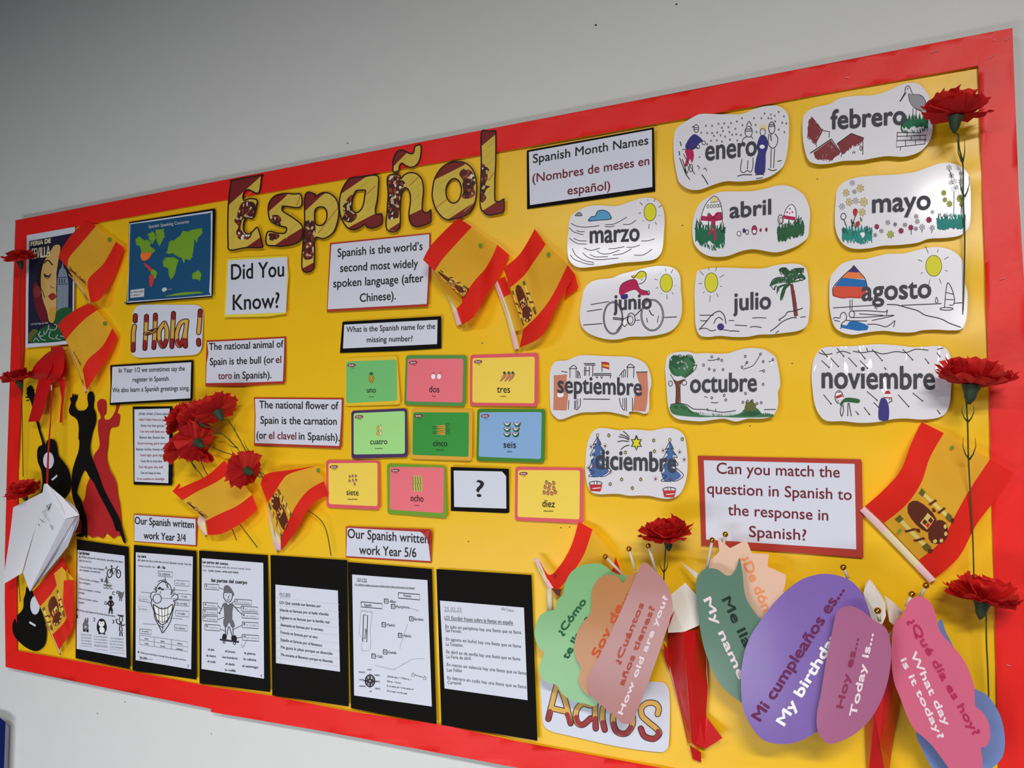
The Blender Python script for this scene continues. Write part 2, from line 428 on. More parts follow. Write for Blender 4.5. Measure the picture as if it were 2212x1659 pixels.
notice('sign_card', 'two line sign asking for the Spanish name of the missing number', 'sign', None, B2,
    '1206,132 2010,86 2012,350 1640,372 1184,386', blk, '1220,156 1980,116 1976,314 1210,350',
    [('t', 'k', 'What is the Spanish name for the', 1238, 218, 1960, 190, -30, .25), ('t', 'k', 'missing number?', 1404, 300, 1776, 290, -30, .25)])
notice('sign_card', 'sign with the words Spanish Month Names on black backing', 'sign', None, C1,
    '64,374 1044,196 1054,690 66,826', blk, '80,386 1028,214 1032,656 88,796',
    [('t', 'k', 'Spanish Month Names', 112, 472, 1000, 326, -44, .3), ('t', 'wine', '(Nombres de meses en', 108, 622, 1008, 484, -44, .3), ('t', 'wine', 'español)', 378, 716, 706, 676, -44, .3)], h=.010)
notice('sign_card', 'large sign asking to match the question to the response in Spanish', 'sign', None, D1,
    '244,738 1226,760 1234,780 1244,1356 266,1280 256,1000', rdc, '280,766 1190,788 1200,1304 294,1244 288,1000',
    [('t', 'wine', 'Can you match the', 358, 846, 1100, 870, 66, .35), ('t', 'wine', 'question in Spanish to', 300, 966, 1172, 1006, 66, .35),
     ('t', 'wine', 'the response in', 426, 1096, 1030, 1130, 66, .35), ('t', 'wine', 'Spanish?', 554, 1228, 898, 1250, 66, .35)], h=.008, c=-.02)
notice('sign_card', 'sign about Year 1/2 saying the register in Spanish', 'sign', None, A1,
    '940,1418 1648,1372 1640,1720 935,1758 944,1590', blk, '958,1432 1632,1392 1628,1500 1624,1700 944,1738 954,1580',
    [('t', 'k', 'In Year 1/2 we sometimes say the', 1014, 1482, 1576, 1464, -26, .2), ('t', 'k', 'register in Spanish.', 1132, 1560, 1446, 1550, -26, .2),
     ('t', 'k', 'We also learn a Spanish greetings song.', 958, 1650, 1616, 1630, -26, .2)], h=.010, c=-.05)
notice('sign_card', 'small sign naming the written work of Year 3/4', 'sign', 'written work headings', A2,
    '1140,1146 1684,1180 1680,1424 1144,1384', rdc, '1146,1154 1668,1190 1670,1412 1146,1378',
    [('t', 'k', 'Our Spanish written', 1150, 1232, 1654, 1268, 62, .3), ('t', 'k', 'work Year 3/4', 1226, 1358, 1584, 1382, 62, .3)])
t = notice('sign_card', 'sign naming the written work of Year 5/6, its top corner curling', 'sign', 'written work headings', PX,
    '747,1137 930,1143 934,1150 932,1216 930,1216 747,1204', rdc, '750,1140 925,1150 929,1164 925,1172 930,1212 748,1201',
    [('t', 'k', 'Our Spanish written', 751, 1162, 926, 1174, 20, .3), ('t', 'k', 'work Year 5/6', 776, 1197, 899, 1204, 20, .3)])
me = M(); me.add([P(905, 1146, .009), P(930, 1143, .009), P(934, 1152, .010), P(929, 1178, .011), P(923, 1165, .018), P(914, 1153, .017)], [(0, 1, 2, 3, 4, 5)], rdc); me.build('curled_corner', t)
notice('sign_card', 'black backed card with a single large question mark', 'card', None, B4,
    '1082,1024 1560,1040 1564,1400 1536,1406 1082,1386', blk, '1106,1054 1504,1062 1538,1100 1540,1368 1110,1354',
    [('t', 'k', '?', 1292, 1268, 1356, 1274, 136, .35)])
# song sheet
L = ['¡Hola! ¡Hola! ¿Cómo estás?', 'Hello! Hello! How are you?', 'Estoy muy bien gracias', 'I am very well thank you', 'Buenos días, Buenos días', 'Good morning, good morning',
     'Buenas noches, buenas noches', 'Good night, good night', 'Cada día va muy bien', 'Each day goes very well', 'Del sol hasta la luna', 'From sunshine to moonlight']
X = [(1184, 1440), (1184, 1420), (1202, 1398), (1196, 1400), (1192, 1404), (1172, 1436), (1162, 1430), (1196, 1392), (1200, 1382), (1186, 1388), (1202, 1370), (1170, 1404)]
notice('song_sheet', 'tall narrow song sheet with alternating black and red lines, black backed', 'sheet', None, A2,
    '1132,230 1470,228 1468,902 1140,896', blk, '1146,254 1448,246 1436,884 1148,870',
    [('t', 'K' if i % 2 == 0 else 'hred', s, X[i][0], 300+i*50.5, X[i][1], 300+i*50.5+2, 20, .12) for i, s in enumerate(L)], h=.0085, c=-.015)
# world map
def rough_(seed, col, poly, n, L, w, ang):
    r = random.Random(seed); p = [tuple(float(a) for a in q.split(',')) for q in poly.split()]; out = []
    for k in range(n):
        i = r.randrange(len(p)); a, b = p[i], p[(i+1) % len(p)]; t = r.random(); x = a[0]+(b[0]-a[0])*t; y = a[1]+(b[1]-a[1])*t
        g = r.uniform(0, 6.28); l = L*r.uniform(.4, 1)
        out.append(('s', col, w, '%.1f,%.1f %.1f,%.1f' % (x-l*math.cos(g)*.5, y-l*math.sin(g)*.5, x+l*math.cos(g)*.5, y+l*math.sin(g)*.5)))
    return out
cont = ['1160,340 1190,322 1228,352 1262,350 1290,372 1276,402 1304,420 1322,440 1300,460 1256,458 1206,458 1196,400 1164,392',
        '1330,262 1394,258 1402,320 1362,400 1342,360 1330,300', '1262,300 1310,280 1330,330 1300,380 1280,350',
        '1430,440 1440,380 1460,350 1480,360 1500,340 1540,310 1560,270 1600,280 1640,262 1720,250 1728,290 1690,330 1680,370 1660,340 1650,440 1640,490 1620,520 1580,510 1568,548 1548,500 1520,490 1500,480 1476,460 1440,470 1420,460',
        '1392,530 1416,500 1480,496 1524,520 1504,580 1490,640 1458,690 1440,640 1436,590 1392,572', '1644,640 1690,608 1718,640 1706,694 1680,680 1640,680',
        '1284,610 1306,596 1342,624 1330,670 1310,690 1290,650', '1480,810 1560,796 1700,790 1740,800 1600,816 1400,832']
t = notice('map_poster', 'blue world map poster of Spanish speaking countries on black backing', 'poster', None, A1,
    '1100,196 1834,80 1838,110 1810,836 1076,900 1098,640', blk, '1104,208 1814,100 1804,826 1084,884 1100,560',
    [('F', 'sea', '1120,215 1300,190 1770,122 1798,140 1796,500 1784,790 1768,820 1110,872 1094,860 1104,500 1112,240')] +
    [('f', 'mapg', c) for c in cont] +
    sum([rough_(k+40, 'mapg', c, 34, 15, 1.2, k*.7) for k, c in enumerate(cont[:6])], []) +
    [('F', 'mapo', '1204,462 1290,458 1276,500 1240,526 1208,516'), ('f', 'mapr', '1226,540 1272,570 1300,600 1276,620 1262,590 1236,570'), ('f', 'mapr', '1276,650 1300,640 1316,690 1296,752 1276,740 1272,690'),
     ('f', 'lg', '1114,776 1232,762 1230,832 1112,844'), ('t', 'K', 'Official language', 1138, 800, 1224, 790, 12, .1), ('t', 'K', 'Spoken in', 1140, 826, 1196, 820, 12, .1),
     ('c', 'k', 1126, 798, 5, 5), ('c', 'grey', 1126, 822, 5, 5), ('F', 'lg', '1380,772 1400,754 1422,760 1420,780 1396,792'), ('s', 'lg', .5, '1424,772 1470,768'),
     ('t', 'lg', 'Spanish Speaking Countries', 1268, 248, 1614, 204, 26, .2)], h=.010, c=-.02, b=.01)
# Feria poster (plain portrait print)
notice('poster', 'Feria de Sevilla poster in a white border at the board\'s upper left', 'poster', None, F1,
    '240,200 672,124 660,1170 228,1208 232,700', None, '240,200 672,124 660,1170 228,1208 232,700',
    [('f', 'pnight', '264,252 654,180 648,1140 250,1170 254,700'), ('F', 'wine', '296,660 340,620 420,700 420,960 380,980 320,860'),
     ('F', 'k', '330,560 376,440 440,360 500,420 460,800 400,760 350,700'),
     ('F', 'pface', '386,460 460,330 490,290 540,300 520,440 500,600 506,760 500,900 480,980 440,970 420,880 380,760 366,600'),
     ('S', 'k', 2.2, '396,448 430,424 468,464'), ('F', 'K', '390,540 430,560 462,538 440,576 404,572'), ('F', 'hred', '432,744 470,716 504,740 500,760 466,782 440,762'),
     ('F', 'tan', '440,860 470,850 504,846 500,900 480,975 446,966'), ('F', 'skin', '470,560 500,480 506,600 500,700 486,660'), ('s', 'K', .9, '450,650 460,668 490,672'), ('F', 'tan', '386,470 392,560 400,640 392,700 380,620'), ('S', 'k', .9, '396,566 420,590 450,572'), ('F', 'maroon', '296,700 330,650 370,690 360,740 320,760'), ('S', 'k', 1.2, '330,560 350,640 380,700 400,760'), ('F', 'olive', '250,1100 300,1040 340,1060 330,1130 270,1160'),
     ('f', 'giral', '512,640 520,560 532,510 548,492 560,440 572,492 590,514 604,560 614,640 610,900 508,900'), ('s', 'pnight', 1, '514,580 612,576'), ('s', 'pnight', 1, '510,640 612,636'),
     ('s', 'pnight', 1.6, '532,590 532,630'), ('s', 'pnight', 1.6, '554,588 554,628'), ('s', 'pnight', 1.6, '576,588 576,628'), ('s', 'grey', .8, '540,660 540,880'), ('s', 'grey', .8, '580,660 580,880'),
     ('F', 'dgrn', '500,900 560,850 640,860 648,1000 560,1060 500,1020'), ('F', 'dgrn', '290,1160 340,1060 430,1010 520,1040 580,1100 570,1146')] +
    [('S', 'lg', 1.1, s) for s in ('440,1000 436,1040 490,1046 508,1010 480,994', '392,1060 400,1090 430,1040', '340,1080 370,1130 410,1140', '520,1090 500,1120 540,1134', '300,1150 320,1120 350,1150', '450,1060 440,1110 490,1130', '360,1060 350,1100 390,1100', '540,1100 580,1110')] +
    [('t', 'lt', 'FERIA DE', 276, 298, 454, 266, 38, .7), ('t', 'lt', 'SEVILLA', 282, 414, 448, 386, 92, .5), ('t', 'lg', '1 al 6 de Mayo de 1935', 274, 1004, 430, 992, 16, .2)], h=.0125, c=-.01)
# ---------------- title letters ----------------
stripeY = mat('flag_print_yellow', (216, 186, 72), .5, bump=.05, vary=.12); stripeR = mat('flag_print_red', (124, 34, 34), .5, vary=.12)
def emblem_mat():
    m = mat('flag_print_crest', (150, 90, 50), .5); nt = m.node_tree; N = nt.nodes; L = nt.links
    vo = N.new('ShaderNodeTexVoronoi'); vo.inputs['Scale'].default_value = 150
    cr = N.new('ShaderNodeValToRGB'); e = cr.color_ramp; e.interpolation = 'CONSTANT'
    cols = [(0, (90, 36, 26)), (.42, (60, 26, 24)), (.6, (150, 70, 40)), (.74, (206, 180, 130)), (.84, (230, 222, 210)), (.93, (40, 36, 60))]
    e.elements[0].position = 0; e.elements[0].color = tuple(lin(v) for v in cols[0][1])+(1,)
    e.elements[1].position = cols[1][0]; e.elements[1].color = tuple(lin(v) for v in cols[1][1])+(1,)
    for p, c in cols[2:]:
        x = e.elements.new(p); x.color = tuple(lin(v) for v in c)+(1,)
    sp = N.new('ShaderNodeSeparateColor'); L.new(N['Texture Coordinate'].outputs['Object'], vo.inputs['Vector'])
    L.new(vo.outputs['Color'], sp.inputs[0]); L.new(sp.outputs[0], cr.inputs[0]); L.new(cr.outputs[0], N['Principled BSDF'].inputs['Base Color'])
    return m
crest = emblem_mat()
def letter(lab, fr, outs, holes, reds, crests, lines=(), marks=(), h=.0112, extra=None):
    pts = fr(outs[0]); c = mid(pts); pl = Pl(h, c[0], c[1], 0, -.02)
    t = thing('title_letter', lab, 'letter', P(c[0], c[1], pl), 'letters of the title cut from flag print')
    for k, o in enumerate(outs):
        pp = sm(fr(o), 5, True); hs = [sm(fr(x), 5, True) for x in holes] if k == 0 else []
        regs = [(fr(r), stripeR) for r in reds]+[(sm(fr(r), 3, True), crest) for r in crests]
        sheet('letter_face' if k == 0 else 'tilde', pp, stripeY, t, pl, .0007, hs, regs)
        me = M(); z = pl.up(.0003)
        kk = mat('letter_outline', (42, 20, 20), .5)
        ribbon(me, kk, pp, 3.0, z, closed=True)
        for x in hs: ribbon(me, kk, x, 3.0, z, closed=True)
        if k == 0: L0 = me
        else: me.build('tilde_outline', t)
    ob = mat('orange_line', (196, 120, 46), .5); fi = mat('fine_line', (196, 170, 60), .5)
    for s in lines: ribbon(L0, ob, fr(s), 2.2, pl.up(.00015))
    for s in marks: ribbon(L0, fi, fr(s), 1.2, pl.up(.00012))
    L0.build('outline_print', t)
    return t
letter('capital E of the title, first letter, deep red top', E1,
    ['160,632 455,578 462,600 432,764 330,732 285,752 268,800 280,845 340,824 415,840 410,900 385,1005 365,1034 300,1030 275,1080 275,1160 320,1200 370,1170 415,1128 440,1180 472,1310 460,1340 300,1342 130,1366 110,1280 108,1060 115,860 140,660'], [],
    ['0,540 470,540 455,590 400,640 120,890 0,980', '290,1345 440,1240 520,1200 520,1400 200,1420'], ['215,960 255,870 340,850 400,890 385,1005 330,1030 270,1040 250,1090 250,1160 330,1200 370,1190 330,1250 240,1260 190,1190 220,1120 175,1060 200,1020'],
    marks=['130,960 230,880', '125,1250 200,1190', '140,1020 210,960', '300,800 380,740'])
letter('small s of the title, second letter', E1,
    ['880,786 872,914 700,904 680,925 690,960 800,1030 890,1110 892,1220 840,1290 700,1326 600,1322 515,1304 528,1176 640,1190 700,1190 722,1170 722,1130 640,1106 560,1060 536,980 540,880 600,800 700,772 800,776'], [],
    ['530,780 740,780 700,820 540,960 500,960', '600,1320 700,1250 890,1135 920,1140 920,1340 620,1340'], ['560,1040 580,1000 640,1000 670,1040 660,1110 600,1080', '545,1190 640,1200 650,1230 590,1270 540,1250'],
    lines=['870,790 835,900'], marks=['600,960 760,820', '680,1060 780,970', '760,1150 880,1060', '640,920 720,850', '720,1250 800,1140'])
letter('small p of the title with its long stem, third letter', E1,
    ['924,782 1024,776 1034,800 1100,764 1180,770 1250,830 1276,920 1270,1040 1220,1180 1120,1246 1025,1240 1020,1400 1004,1574 894,1574 900,1300 918,1100'], ['1030,940 1070,914 1120,918 1150,960 1148,1040 1110,1100 1060,1106 1028,1080 1022,1000'],
    ['900,760 1150,760 1090,800 930,950 900,950', '880,1570 1010,1500 1030,1500 1030,1600 880,1600'], ['925,1060 1010,1060 1030,1100 1030,1200 1010,1260 1012,1400 990,1460 905,1450 905,1250 915,1150'],
    lines=['1270,920 1060,1190'], marks=['940,1040 1100,880', '1180,900 1250,830', '1100,1230 1250,1080'])
letter('small a of the title, fourth letter', E2,
    ['550,690 552,800 540,960 516,1080 520,1140 545,1150 590,1146 600,1190 590,1270 500,1316 420,1310 385,1270 330,1310 250,1340 170,1310 100,1200 74,1060 90,900 150,770 220,706 380,688 480,672'], ['290,860 388,856 388,900 370,1020 340,1090 290,1130 240,1110 226,1050 232,960 260,890'],
    ['80,900 200,680 420,680 330,740 110,890 100,900', '180,1315 380,1210 560,1120 640,1120 640,1400 180,1400'], ['170,960 220,910 250,940 225,1000 235,1100 285,1150 280,1200 220,1250 150,1240 110,1200 130,1150 115,1060 150,1010'],
    lines=['520,800 390,920'], marks=['280,860 440,740', '400,1130 510,1020', '300,1220 380,1160', '400,1010 500,900'])
letter('small n of the title with a tilde above, fifth letter', E2,
    ['668,688 800,670 820,684 826,716 880,660 960,640 1040,668 1090,740 1104,860 1090,1020 1092,1100 1130,1130 1170,1120 1196,1100 1196,1200 1185,1250 1080,1294 990,1296 940,1240 926,1140 944,1000 940,900 910,840 880,826 850,850 830,930 820,1050 805,1330 655,1334 660,1100 672,900',
     '736,630 730,560 734,480 770,400 820,364 880,376 930,404 980,400 996,330 1020,310 1070,304 1074,400 1050,500 1000,560 940,574 880,550 840,524 810,560 800,616'], [],
    ['710,470 900,400 860,440 720,580 700,560', '720,330 905,330 905,395 720,575', '690,1330 815,1250 830,1250 830,1350 690,1350', '910,1170 1100,1080 1230,1080 1230,1340 910,1340'],
    ['675,700 815,690 820,730 860,740 885,780 850,820 830,900 815,1050 800,1180 760,1200 672,1200 675,900'],
    lines=['1050,690 930,800'], marks=['860,820 1000,690', '1000,830 1090,760', '950,1140 1080,1000', '960,1000 1060,900'])
letter('small o of the title, sixth letter', E2,
    ['1500,508 1600,516 1690,580 1744,700 1756,860 1730,1020 1670,1130 1580,1180 1500,1200 1420,1218 1340,1190 1260,1090 1216,960 1214,860 1240,720 1310,600 1400,530'], ['1500,716 1550,760 1570,860 1540,970 1480,1014 1420,990 1384,920 1384,820 1420,750 1460,718'],
    ['1200,740 1260,720 1610,545 1600,480 1200,480', '1410,1210 1730,1000 1800,980 1800,1260 1400,1260'], ['1540,650 1600,590 1680,610 1730,690 1745,760 1720,820 1740,900 1690,950 1600,960 1570,930 1590,880 1580,780 1590,740'],
    lines=['1400,960 1260,1070'], marks=['1250,820 1440,690', '1260,940 1380,840', '1300,1180 1480,1040', '1380,1200 1560,1060', '1600,1120 1720,1010', '1420,690 1560,580'])
letter('small l of the title, last letter', E2,
    ['1814,150 1900,134 1980,128 1990,160 1990,500 1980,700 1978,940 1990,990 2040,994 2080,966 2092,980 2088,1110 2030,1140 1900,1160 1840,1120 1800,1040 1806,800 1814,500'], [],
    ['1800,120 2000,120 1990,170 1810,320 1790,320', '1825,1110 2000,1000 2120,950 2120,1180 1825,1180'], ['1815,540 1880,570 1910,610 1890,640 1890,720 1860,790 1920,810 1870,850 1880,920 1860,980 1810,1000 1805,800'],
    lines=['1970,640 1900,740'], marks=['1820,400 1980,250', '1880,560 1985,420', '1900,900 1970,830', '1840,480 1960,350'])
# ---------------- Hola and Adios plates ----------------
DK = 'letter_outline'
def plate(name, lab, fr, outline, strokes, reds, w, h, extra=(), pl=None):
    q = fr(outline); q = rrect(q, 22, 6) if len(q) == 4 else sm(q, 4, True); c = mid(q); p = pl or Pl(h, c[0], c[1], 0, -.03)
    t = thing(name, lab, 'sign', P(c[0], c[1], p)); sheet('paper_sheet', q, wp, t, p, .0008)
    a = M(); d = .0003
    for col, ww in ((mat(DK, (42, 20, 20)), w+3.4), (mat('plate_yellow', (222, 172, 80), .5), w-.4)):
        for s in strokes: ribbon(a, col, sm(fr(s), 6) if s.count(' ') > 1 else fr(s), ww, p.up(d)); d += .00003
        d += .0002
    for s in reds: ribbon(a, mat('plate_red', (156, 40, 42), .5), sm(fr(s), 6) if s.count(' ') > 1 else fr(s), w-.4, p.up(d)); d += .00003
    a.build('bubble_lettering', t)
    if extra: ink(t, fr, extra, p.up(d-.0002))
    return t
plate('greeting_plate', 'white rounded plate reading ¡Hola! in bubble letters below the world map', A1, '1140,900 1738,902 1722,1328 1116,1358',
    ['1155,995 1153,1040', '1148,1085 1138,1150 1136,1290', '1250,1000 1244,1140 1236,1275', '1326,990 1322,1130 1312,1268', '1240,1150 1330,1120', '1400,1060 1362,1120 1360,1200 1390,1260 1420,1200 1424,1120 1404,1058',
     '1480,975 1474,1100 1466,1260', '1586,1040 1540,1060 1510,1140 1512,1220 1536,1250 1570,1180 1590,1080', '1594,1040 1582,1150 1582,1256', '1708,955 1702,1060 1694,1140', '1694,1205 1696,1240'],
    ['1155,995 1153,1040', '1137,1230 1136,1290', '1250,1000 1248,1040', '1237,1215 1236,1275', '1326,990 1324,1030', '1314,1215 1312,1268', '1366,1215 1392,1260 1418,1205', '1480,975 1478,1020', '1468,1200 1466,1260', '1512,1205 1536,1250 1564,1196', '1582,1200 1582,1256', '1708,955 1706,1000', '1694,1205 1696,1240'], 7.5, .009,
    [('F', 'choc', '1220,1140 1250,1130 1330,1100 1336,1130 1300,1150 1240,1166'), ('S', 'cream', .8, '1230,1160 1260,1130 1300,1140 1330,1110')])
plate('farewell_plate', 'white rounded plate reading Adios, partly behind the speech paddles', E4, '104,1030 200,1052 700,1060 1020,1056 1086,1090 1104,1160 1106,1340 1098,1540 1070,1590 1010,1602 700,1560 300,1470 180,1440 120,1380 106,1200',
    ['232,1060 200,1180 160,1345', '232,1060 290,1200 334,1380', '180,1260 310,1290', '490,1240 420,1230 376,1290 384,1370 430,1390 490,1340', '530,1150 524,1300 530,1420', '586,1260 580,1340 600,1430', '760,1230 690,1260 664,1350 690,1440 760,1460 812,1400 816,1320 790,1250 760,1230', '1012,1308 1020,1260 990,1224 930,1222 886,1260 890,1320 940,1370 1000,1420 1024,1460 980,1500 910,1480 880,1420'],
    ['172,1285 160,1345', '306,1310 334,1380', '378,1330 390,1372 430,1390 490,1340', '526,1340 530,1420', '586,1370 600,1430', '668,1380 690,1440 760,1460 806,1410', '1014,1440 1020,1470 980,1500 910,1480 880,1420'], 10.5, .008)
# ---------------- flash cards ----------------
fcol = {k: mat('flash_'+k, v, .5, vary=.02) for k, v in dict(green=(118, 196, 118), pink=(240, 118, 130), yellow=(246, 214, 84), lime=(168, 228, 140), dgreen=(56, 152, 62), blue=(136, 176, 222),
    ey=(238, 196, 44), eg=(84, 148, 70), ep=(226, 88, 104), eu=(74, 46, 98), eo=(226, 170, 56), eg2=(62, 132, 38), eg3=(112, 160, 40)).items()}
def flash(lab, q, iq, edge, face, word, wx, pron, px_, pics, f='k', h=.009, c=-.04):
    mq = B4(q); m0 = mid(mq); pl = Pl(h, m0[0], m0[1], .01, c)
    t = thing('flash_card', lab, 'flash card', P(m0[0], m0[1], pl), 'number flash cards with fruit and vegetables')
    sheet('card_base', rrect(mq, 7), fcol[edge], t, pl, .0012)
    sheet('card_face', rrect(B4(iq), 5), fcol[face], t, pl.up(.0003), .0003)
    tl = B4(iq)[0]; s = .2622
    lx, ly = [float(v) for v in iq.split()[0].split(',')]
    lo = [('F', 'maroon', '%g,%g %g,%g %g,%g %g,%g' % (lx+18, ly+20, lx+72, ly+18, lx+72, ly+40, lx+18, ly+42)), ('t', 'w', 'Berlitz', lx+24, ly+37, lx+66, ly+35, 13, .3), ('t', 'maroon', 'Kids', lx+40, ly+56, lx+64, ly+55, 9, .1)]
    ink(t, B4, lo + pics + [('t', f, word, *wx), ('t', f, pron, *px_)], pl.up(.0003), d0=.0002)
    return t
def pear(x, y, s, c='y', o='olive'): return [('F', c, '%g,%g %g,%g %g,%g %g,%g %g,%g' % (x, y-s, x+s*.45, y-s*.2, x+s*.6, y+s*.6, x, y+s, x-s*.6, y+s*.5)), ('o', o, .5, x, y+s*.1, s*.55, s*.8), ('s', o, .7, '%g,%g %g,%g' % (x, y-s*.7, x+s*.2, y-s*1.4))]
flash('green flash card uno with one pineapple and a yellow edge', '212,130 640,108 668,510 208,524', '220,156 636,140 640,478 220,500', 'ey', 'green', 'uno', (390, 412, 464, 412, -30, .15), 'oono', (408, 450, 450, 449, 9, .15),
    [('F', 'tan', '408,280 428,264 448,280 446,318 428,334 410,316'), ('o', 'olive', .7, 428, 298, 21, 34), ('s', 'olive', .6, '412,282 440,326'), ('s', 'olive', .6, '444,282 416,326'), ('s', 'olive', .6, '424,268 446,304'),
     ('f', 'dgrn', '428,268 404,258 418,256 408,246 422,250 428,236 434,250 446,244 438,256 450,260')])
flash('pink flash card dos with two apples and a green edge', '712,104 1214,104 1200,524 698,514', '728,134 1186,132 1178,494 716,484', 'eg', 'pink', 'dos', (904, 408, 988, 412, 54, .12), 'dos', (928, 445, 958, 446, 10, .15),
    [('c', 'pinkw', 938, 280, 18, 22), ('o', 'pinkt', .7, 938, 280, 19, 24), ('c', 'pinkw', 986, 280, 18, 22), ('o', 'pinkt', .7, 986, 280, 19, 24), ('S', 'dgrn', .7, '938,258 936,244 950,250'), ('S', 'dgrn', .7, '986,258 992,244 1004,250')])
flash('yellow flash card tres with three chillies and a pink edge', '1242,102 1804,84 1800,526 1240,520', '1262,128 1774,116 1770,500 1260,494', 'ep', 'yellow', 'tres', (1462, 412, 1570, 414, 58, .12), 'trehs', (1490, 447, 1536, 448, 11, .15),
    [('F', 'brick', '%d,245 %d,255 %d,290 %d,322 %d,280' % (x+10, x+24, x+10, x-28, x-10)) for x in (1516, 1552, 1584)] + [('S', 'choc', .7, '%d,245 %d,255 %d,290 %d,322' % (x+10, x+24, x+10, x-28)) for x in (1516, 1552, 1584)] +
    [('F', 'dgrn', '%d,248 %d,236 %d,250 %d,262' % (x, x+12, x+22, x+10)) for x in (1512, 1548, 1580)])
flash('pale green flash card cuatro with four pears and a purple edge', '262,562 722,540 728,942 264,958', '282,582 704,564 704,916 282,922', 'eu', 'lime', 'cuatro', (418, 838, 558, 836, -30, .12), 'kwahtro', (458, 877, 520, 876, 11, .15),
    pear(482, 704, 20, 'gold')+pear(504, 700, 20, 'lt')+pear(482, 746, 20, 'gold')+pear(504, 746, 20, 'lt'))
flash('dark green flash card cinco with five carrots and an orange edge', '760,540 1264,552 1256,974 748,958', '772,574 1232,576 1228,942 766,924', 'eo', 'dgreen', 'cinco', (936, 852, 1052, 854, -32, .12), 'thinko', (962, 889, 1024, 890, 11, .15),
    [('F', 'tan', '962,%d 1030,%d 1034,%d 1028,%d 970,%d' % (y, y-8, y+4, y+10, y+4)) for y in (686, 702, 720, 738, 752)] + [('o', 'dgrn', 1, x, y, 13, 11) for x, y in ((1056, 676), (948, 700), (1058, 712), (946, 740), (1058, 742))] + [('s', 'brn', .6, '962,%d 1032,%d' % (y, y-4)) for y in (694, 712, 730, 746)])
flash('blue flash card seis with six melon slices and a green edge', '1300,546 1862,548 1854,990 1292,974', '1320,574 1832,572 1824,960 1312,940', 'eg2', 'blue', 'seis', (1516, 866, 1618, 868, -36, .12), 'says', (1544, 902, 1588, 903, 11, .15),
    sum([[('F', 'dgrn', '%d,%d %d,%d %d,%d %d,%d %d,%d' % (x-30, y-14, x, y-2, x+28, y-20, x+20, y+16, x-14, y+18)), ('F', 'w', '%d,%d %d,%d %d,%d %d,%d' % (x-24, y-12, x+2, y-4, x+24, y-18, x-2, y+8)), ('F', 'pinkt', '%d,%d %d,%d %d,%d' % (x-16, y-12, x+4, y-8, x+18, y-16))] for x, y in ((1548, 674), (1630, 674), (1548, 716), (1620, 716), (1546, 758), (1616, 758))], []))
flash('yellow flash card siete with seven tomatoes and a pink edge', '54,966 496,972 496,1378 58,1358', '74,994 478,990 478,1348 78,1330', 'ep', 'yellow', 'siete', (222, 1256, 322, 1260, -32, .12), 'seeyehteh', (232, 1295, 312, 1296, 12, .15),
    sum([[('c', 'maroon', x, y, 9, 11), ('c', 'pk', x, y+2, 5, 6), ('s', 'dgrn', 1, '%d,%d %d,%d' % (x-8, y-14, x+4, y-8))] for x, y in ((250, 1106), (274, 1102), (300, 1102), (248, 1142), (276, 1138), (302, 1136), (290, 1168))], []))
flash('pink flash card ocho with eight asparagus spears and a green edge', '556,996 1040,1014 1052,1446 560,1408', '580,1024 1026,1030 1022,1406 580,1376', 'eg3', 'pink', 'ocho', (750, 1306, 856, 1312, -36, .12), 'ocho', (782, 1344, 824, 1346, 10, .15),
    [('F', 'yg', '%d,%d %d,%d %d,%d %d,%d' % (x-7, y-34, x+7, y-36, x+9+x//200, y+28, x-3, y+30)) for y in (1136, 1192) for x in (774, 794, 814, 834)] + [('s', 'olive', 1.1, '%d,%d %d,%d' % (x-6, y-34, x+2, y+28)) for y in (1136, 1192) for x in (774, 794, 814, 834)])
flash('yellow flash card diez with ten strawberries and a pink edge', '1614,1022 2176,1032 2172,1490 1610,1464', '1636,1050 2146,1052 2142,1456 1632,1436', 'ep', 'yellow', 'diez', (1836, 1352, 1938, 1358, 58, .12), 'deeyehs', (1846, 1392, 1926, 1394, 13, .15),
    sum([[('F', 'brick', '%d,%d %d,%d %d,%d %d,%d' % (x-13, y-10, x+12, y-12, x+12, y+6, x-2, y+18)), ('o', 'choc', .5, x, y, 12, 15), ('f', 'dgrn', '%d,%d %d,%d %d,%d %d,%d' % (x-12, y-10, x-4, y-24, x+2, y-14, x+12, y-12))] for x, y in ((1872, 1154), (1930, 1160), (1898, 1172), (1860, 1192), (1890, 1206), (1930, 1202), (1852, 1236), (1882, 1242), (1914, 1244), (1944, 1234))], []))
# ---------------- months ----------------
lam = mat('laminated_paper', (226, 224, 232), .42, coat=.45, bump=.05, bscale=11, vary=.01, spec=.4)
lamB = mat('laminated_paper_wavy', (226, 224, 232), .4, coat=.9, bump=1.0, bscale=1, vary=.01, spec=.4)
_n = lamB.node_tree; _b = [n for n in _n.nodes if n.type == 'BUMP'][0]; _b.inputs['Distance'].default_value = .008
_z = _b.inputs['Height'].links[0].from_node; _m = _n.nodes.new('ShaderNodeMapping'); _m.inputs['Scale'].default_value = (42, 20, 8)
_n.links.new(_n.nodes['Texture Coordinate'].outputs['Object'], _m.inputs[0]); _n.links.new(_m.outputs[0], _z.inputs['Vector']); _z.inputs['Detail'].default_value = 1.5
_n.links.remove(_n.nodes['Principled BSDF'].inputs['Normal'].links[0]); _n.nodes['Principled BSDF'].inputs['Coat Roughness'].default_value = .05
def month(lab, fr, outl, items, word, wx, bold=1.15, h=.0122, b=0.0, c=-.05, pm=None):
    q = sm(fr(outl), 5, True); c0 = mid(q); pl = Pl(h, c0[0], c0[1], b, c)
    t = thing('month_card', lab, 'card', P(c0[0], c0[1], pl), 'laminated month cards')
    sheet('laminated_sheet', q, pm or lam, t, pl, .0008)
    ink(t, fr, items + [('t', 'hk', word, *wx, bold)], pl)
    return t
